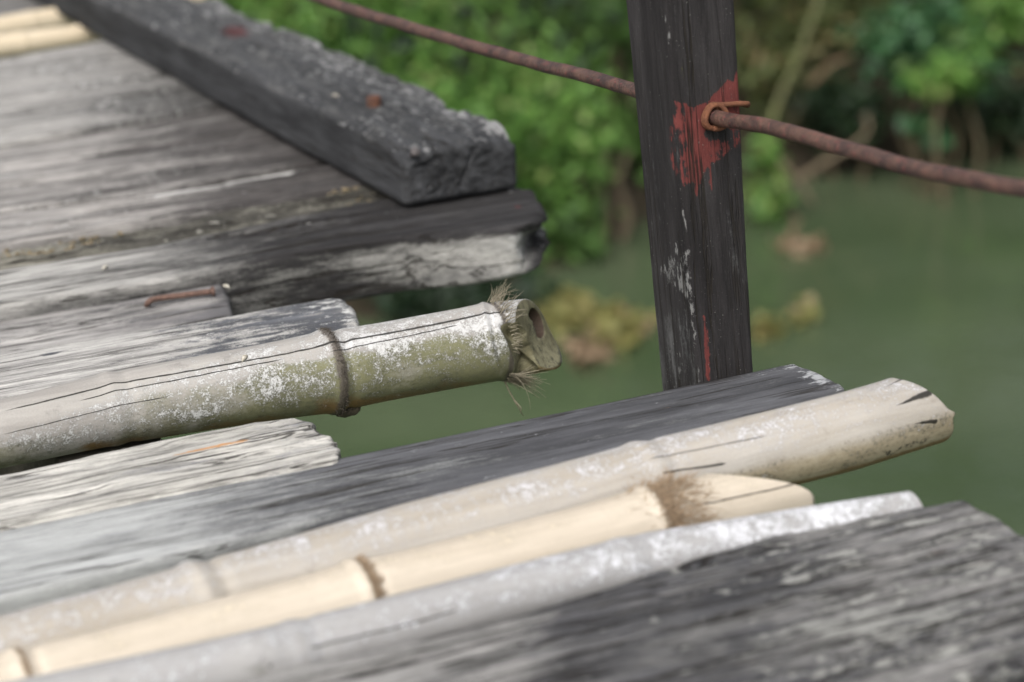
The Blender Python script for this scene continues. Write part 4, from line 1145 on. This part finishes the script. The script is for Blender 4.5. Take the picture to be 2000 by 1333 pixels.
def cloud(center, R, n, rng, clumps=14, spread=0.30):
    R = np.asarray(R)
    c = rng.normal(0, 1, (clumps, 3)); c /= np.linalg.norm(c, axis=1, keepdims=True)
    c *= rng.uniform(0.35, 1.0, (clumps, 1))
    k = rng.integers(0, clumps, n)
    P = c[k]+rng.normal(0, spread, (n, 3))
    W = P[:, :1]*R[0]*RH+P[:, 1:2]*R[1]*FH+P[:, 2:3]*R[2]*np.array([0, 0, 1.0])
    tone = np.clip(rng.uniform(0, 1, clumps)[k]*0.75+rng.normal(0.15, 0.18, n), 0, 1)
    return np.asarray(center)+W, tone, c
def foliage_obj(C, tone, L, Wd, mat, rng, parent, name='foliage', droop=0.5):
    V, F = leaves(C, len(C), L, Wd, rng, droop)
    return mesh_obj(name, V, F.tolist(), mat, None, parent, {'tone': np.repeat(tone, 5), 'odd': np.repeat(rng.random(len(C)), 5)}, smooth_=False)
def ptd(px, py, d): return EYE+ray(px, py)/F_PX*d
def shrub(name, label, cat, c, R, n, L, Wd, mat, seed, stems=5, stem_mat=STEM, clumps=14, spread=0.3, droop=0.5, group='plants along the river bank'):
    rng = np.random.default_rng(seed)
    c = np.asarray(c); a, b = ab(c); zb = ground(a, b)-0.1
    base = np.array([c[0], c[1], zb])
    root = empty(name, base, label, cat, group)
    C, tone, cl = cloud(c, R, n, rng, clumps, spread)
    foliage_obj(C, tone, L, Wd, mat, rng, root, droop=droop)
    parts = []
    for i in range(stems):
        k = cl[i % len(cl)]
        e = c+k[0]*R[0]*RH*0.9+k[1]*R[1]*FH*0.9+np.array([0, 0, k[2]*R[2]*0.8])
        s0 = base+RH*rng.normal(0, 0.08)+FH*rng.normal(0, 0.08)
        m_ = (s0+e)/2+rng.normal(0, 0.08, 3)
        parts.append(tube_mesh(spline([s0, m_, e], 9), np.linspace(0.016, 0.005, 9), 6))
    v, f = join(parts); mesh_obj('stem', v, f, stem_mat, None, root)
    return root

SHRUBS = [
 ('bush', 'bright green bush above the far end of the kerb beam', 'bush', ptd(540, 50, 10.2), (0.50, 0.4, 0.42), 3200, 0.055, 0.030, LG, 40),
 ('bush', 'bright green bush under the upper stretch of the rod', 'bush', ptd(760, 100, 10.3), (0.45, 0.4, 0.34), 2900, 0.055, 0.030, LG, 36),
 ('bush', 'bright green bush spreading over the kerb beam bolt', 'bush', ptd(830, 270, 9.9), (0.42, 0.3, 0.26), 2300, 0.055, 0.030, LG, 32),
 ('bush', 'fresh green bush just past the end of the kerb beam', 'bush', ptd(1030, 265, 10.3), (0.30, 0.3, 0.34), 2000, 0.058, 0.030, LG, 28),
 ('bush', 'mid green bush behind the rod beside the post', 'bush', ptd(1060, 70, 11.4), (0.40, 0.4, 0.34), 1500, 0.065, 0.03, LM, 20),
 ('bush', 'sparse mid green bush right behind the post', 'bush', ptd(1210, 190, 11.0), (0.28, 0.3, 0.40), 330, 0.12, 0.05, LM, 10),
 ('bush', 'low dark bush overhanging the water under the thick timber', 'bush', ptd(1060, 470, 10.3), (0.20, 0.2, 0.16), 190, 0.10, 0.05, LM, 8),
 ('bush', 'dark leaves put in as the shade under the thick timber', 'bush', ptd(850, 575, 9.6), (0.42, 0.2, 0.12), 420, 0.10, 0.05, LD, 12),  # dark leaves stand in for the shaded bank below the timber
 ('bush', 'olive bush to the right of the post', 'bush', ptd(1520, 130, 11.6), (0.32, 0.35, 0.36), 700, 0.10, 0.032, LO, 12),
 ('bush', 'drooping green sprig hanging over the water right of the post', 'bush', ptd(1500, 335, 10.7), (0.10, 0.12, 0.20), 190, 0.10, 0.035, LG, 6),
 ('bush', 'blue-green bush overhanging the shaded bank', 'bush', ptd(1800, 100, 11.2), (0.30, 0.3, 0.20), 900, 0.085, 0.05, LB, 9),
 ('bush', 'green sprig at the tip of the blue-green bush', 'bush', ptd(1860, 150, 10.9), (0.15, 0.15, 0.09), 260, 0.085, 0.045, LG, 6),
 ('bush', 'pale green bush in the top corner of the bank', 'bush', ptd(1930, 25, 12.0), (0.34, 0.3, 0.17), 800, 0.085, 0.036, LG, 10),
 ('bush', 'dark leaves deepening the shade of the hollow between the cane and the blue-green bush', 'bush', ptd(1640, 215, 11.3), (0.22, 0.2, 0.16), 500, 0.09, 0.045, LD, 12),  # leaf colour blackens the shaded hollow
 ('bush', 'dark leaves deepening the shade at the waterline in the far corner of the bank', 'bush', ptd(1950, 215, 11.6), (0.34, 0.2, 0.15), 700, 0.09, 0.045, LD, 14),  # near-black leaves over bare soil, for the deep shade here
 ('bush', 'dull olive bush between the post and the blue-green bush', 'bush', ptd(1640, 20, 12.2), (0.36, 0.3, 0.24), 650, 0.10, 0.04, LO, 10),
 ('bush', 'small green tuft at the waterline under the blue-green bush', 'bush', ptd(1815, 262, 11.0), (0.10, 0.1, 0.06), 80, 0.09, 0.045, LB, 5),
]
for i, s_ in enumerate(SHRUBS):
    nm, lab, cat, c, R, n, L, Wd, mat, cl = s_
    shrub(nm, lab, cat, c, R, n, L, Wd, mat, 100+i, clumps=cl, spread=0.30)

# dark undergrowth behind the bushes, one uncountable mass
rng = np.random.default_rng(5)
N = 9000
a_ = rng.uniform(-6, 9, N); d_ = rng.uniform(0.25, 4.5, N)**1.0
b_ = shore(a_)+d_
z_ = np.array([ground(x, y) for x, y in zip(a_, b_)])+rng.uniform(0.0, 0.55, N)+0.25
C = a_[:, None]*RH+b_[:, None]*FH; C[:, 2] = z_
tone = np.clip(fbm(C, (1.6, 1.6, 1.6), 3, 7)*1.6+0.4+rng.normal(0, 0.15, N), 0, 1)
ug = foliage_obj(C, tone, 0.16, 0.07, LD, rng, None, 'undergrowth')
tag(ug, 'dark undergrowth covering the river bank', 'undergrowth', None, 'stuff')

# trees up the bank, crowns lowered to keep sky out of the water's reflection
def tree(c_px, dist, h_, R, n, mat, seed, label):
    rng = np.random.default_rng(seed)
    p = ptd(*c_px, dist); a, b = ab(p); zb = ground(a, b)-0.1
    base = np.array([p[0], p[1], zb])
    root = empty('tree', base, label, 'tree', 'trees up the river bank')
    top = base+np.array([0, 0, h_])
    parts = [tube_mesh(spline([base, base+np.array([0.1, 0.05, h_*0.45]), top], 14), np.linspace(0.16, 0.05, 14), 10)]
    C, tone, cl = cloud(top, R, n, rng, 26, 0.22)
    for k in cl[:12]:
        e = top+k[0]*R[0]*RH*0.85+k[1]*R[1]*FH*0.85+np.array([0, 0, k[2]*R[2]*0.85])
        s0 = base+(top-base)*rng.uniform(0.5, 0.95)
        parts.append(tube_mesh(spline([s0, (s0+e)/2+np.array([0, 0, 0.15]), e], 8), np.linspace(0.05, 0.012, 8), 6))
    v, f = join(parts); mesh_obj('trunk', v, f, BARK, None, root)
    foliage_obj(C, tone, 0.17, 0.08, mat, rng, root, 'crown')
tree((350, -120), 14.5, 3.2, (2.6, 2.2, 2.2), 5200, LM, 201, 'leafy tree standing behind the brightest bushes')
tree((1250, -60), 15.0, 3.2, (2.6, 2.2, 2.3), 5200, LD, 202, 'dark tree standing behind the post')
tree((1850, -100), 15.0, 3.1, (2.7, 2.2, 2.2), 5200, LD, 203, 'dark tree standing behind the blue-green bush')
tree((2500, -60), 15.5, 3.4, (3.8, 2.2, 2.7), 9000, LD, 204, 'unseen dark tree added to the right to hide sky in the water')  # out of view, widened so the water mirrors leaves instead of sky

# sticks, canes and floating leaves
def stick(name, label, cat, pts, r, mat, group=None):
    v, f = tube_mesh(spline([ptd(*p) for p in pts], 24), np.linspace(r, r*0.55, 24), 8)
    tag(mesh_obj(name, v, f, mat), label, cat, group)
stick('dry_branch', 'bare brown branch rising from the water with a hooked tip', 'branch', [(1560, 350, 10.9), (1610, 318, 10.9), (1665, 285, 10.9), (1695, 255, 10.9), (1690, 222, 10.9)], 0.016, DRY)
stick('cane', 'pale olive cane leaning across the dark bank right of the post', 'cane', [(1490, 290, 11.0), (1520, 200, 11.0), (1560, 110, 11.0), (1600, 0, 11.0), (1620, -60, 11.0)], 0.020, CANE)
stick('dry_branch', 'tan twig with a curled tip under the olive bush', 'branch', [(1585, 165, 11.2), (1620, 128, 11.2), (1660, 112, 11.2)], 0.014, LR)
stick('dry_branch', 'dry twig drooping towards the water beside the green sprig', 'branch', [(1520, 310, 10.7), (1555, 350, 10.7), (1590, 400, 10.7)], 0.014, DRY)
for j, (x, lab) in enumerate(((1135, 'leftmost'), (1180, 'middle'), (1215, 'rightmost'))):
    stick('dead_stem', lab+' of three brown dead stems on the bank left of the post', 'stem', [(x, 470, 10.6), (x+12, 420, 10.6), (x-8, 360, 10.6), (x+10, 300, 10.7)], 0.02, DRY, 'dead stems left of the post')
def floating(label, spots, n, L, Wd, mat, seed, cat='floating plants', zj=0.03):
    rng = np.random.default_rng(seed)
    P = []
    for (x, y, rx, ry, w) in spots:
        for k in range(int(n*w)):
            q = at(x+rng.normal(0, rx), y+rng.normal(0, ry), ZW); q[2] += abs(rng.normal(0, zj))+0.004; P.append(q)
    P = np.array(P)
    o = foliage_obj(P, rng.random(len(P)), L, Wd, mat, rng, None, 'floating_plants', droop=-0.1)
    tag(o, label, cat, 'plants floating on the river')
floating('yellow-green floating plants just past the tip of the mossy bamboo', [(1110, 620, 23, 14, 1)], 240, 0.075, 0.05, LY, 301)
floating('yellow-green floating plants on the water touching the left edge of the post', [(1205, 650, 24, 15, 1)], 220, 0.075, 0.05, LY, 305)
floating('brown dead leaves floating behind the tip of the mossy bamboo', [(1150, 700, 26, 12, 1)], 40, 0.08, 0.05, LR, 302, 'floating leaves')
floating('yellow floating plants on the water touching the right edge of the post', [(1500, 655, 16, 7, 1)], 36, 0.08, 0.045, LY, 303)
floating('small yellow floating plant farther out on the water right of the post', [(1568, 622, 14, 8, 1)], 22, 0.07, 0.045, LY, 306)
floating('brown dead leaves floating below the drooping sprig', [(1565, 488, 20, 7, 1)], 30, 0.09, 0.045, LR, 304, 'floating leaves')
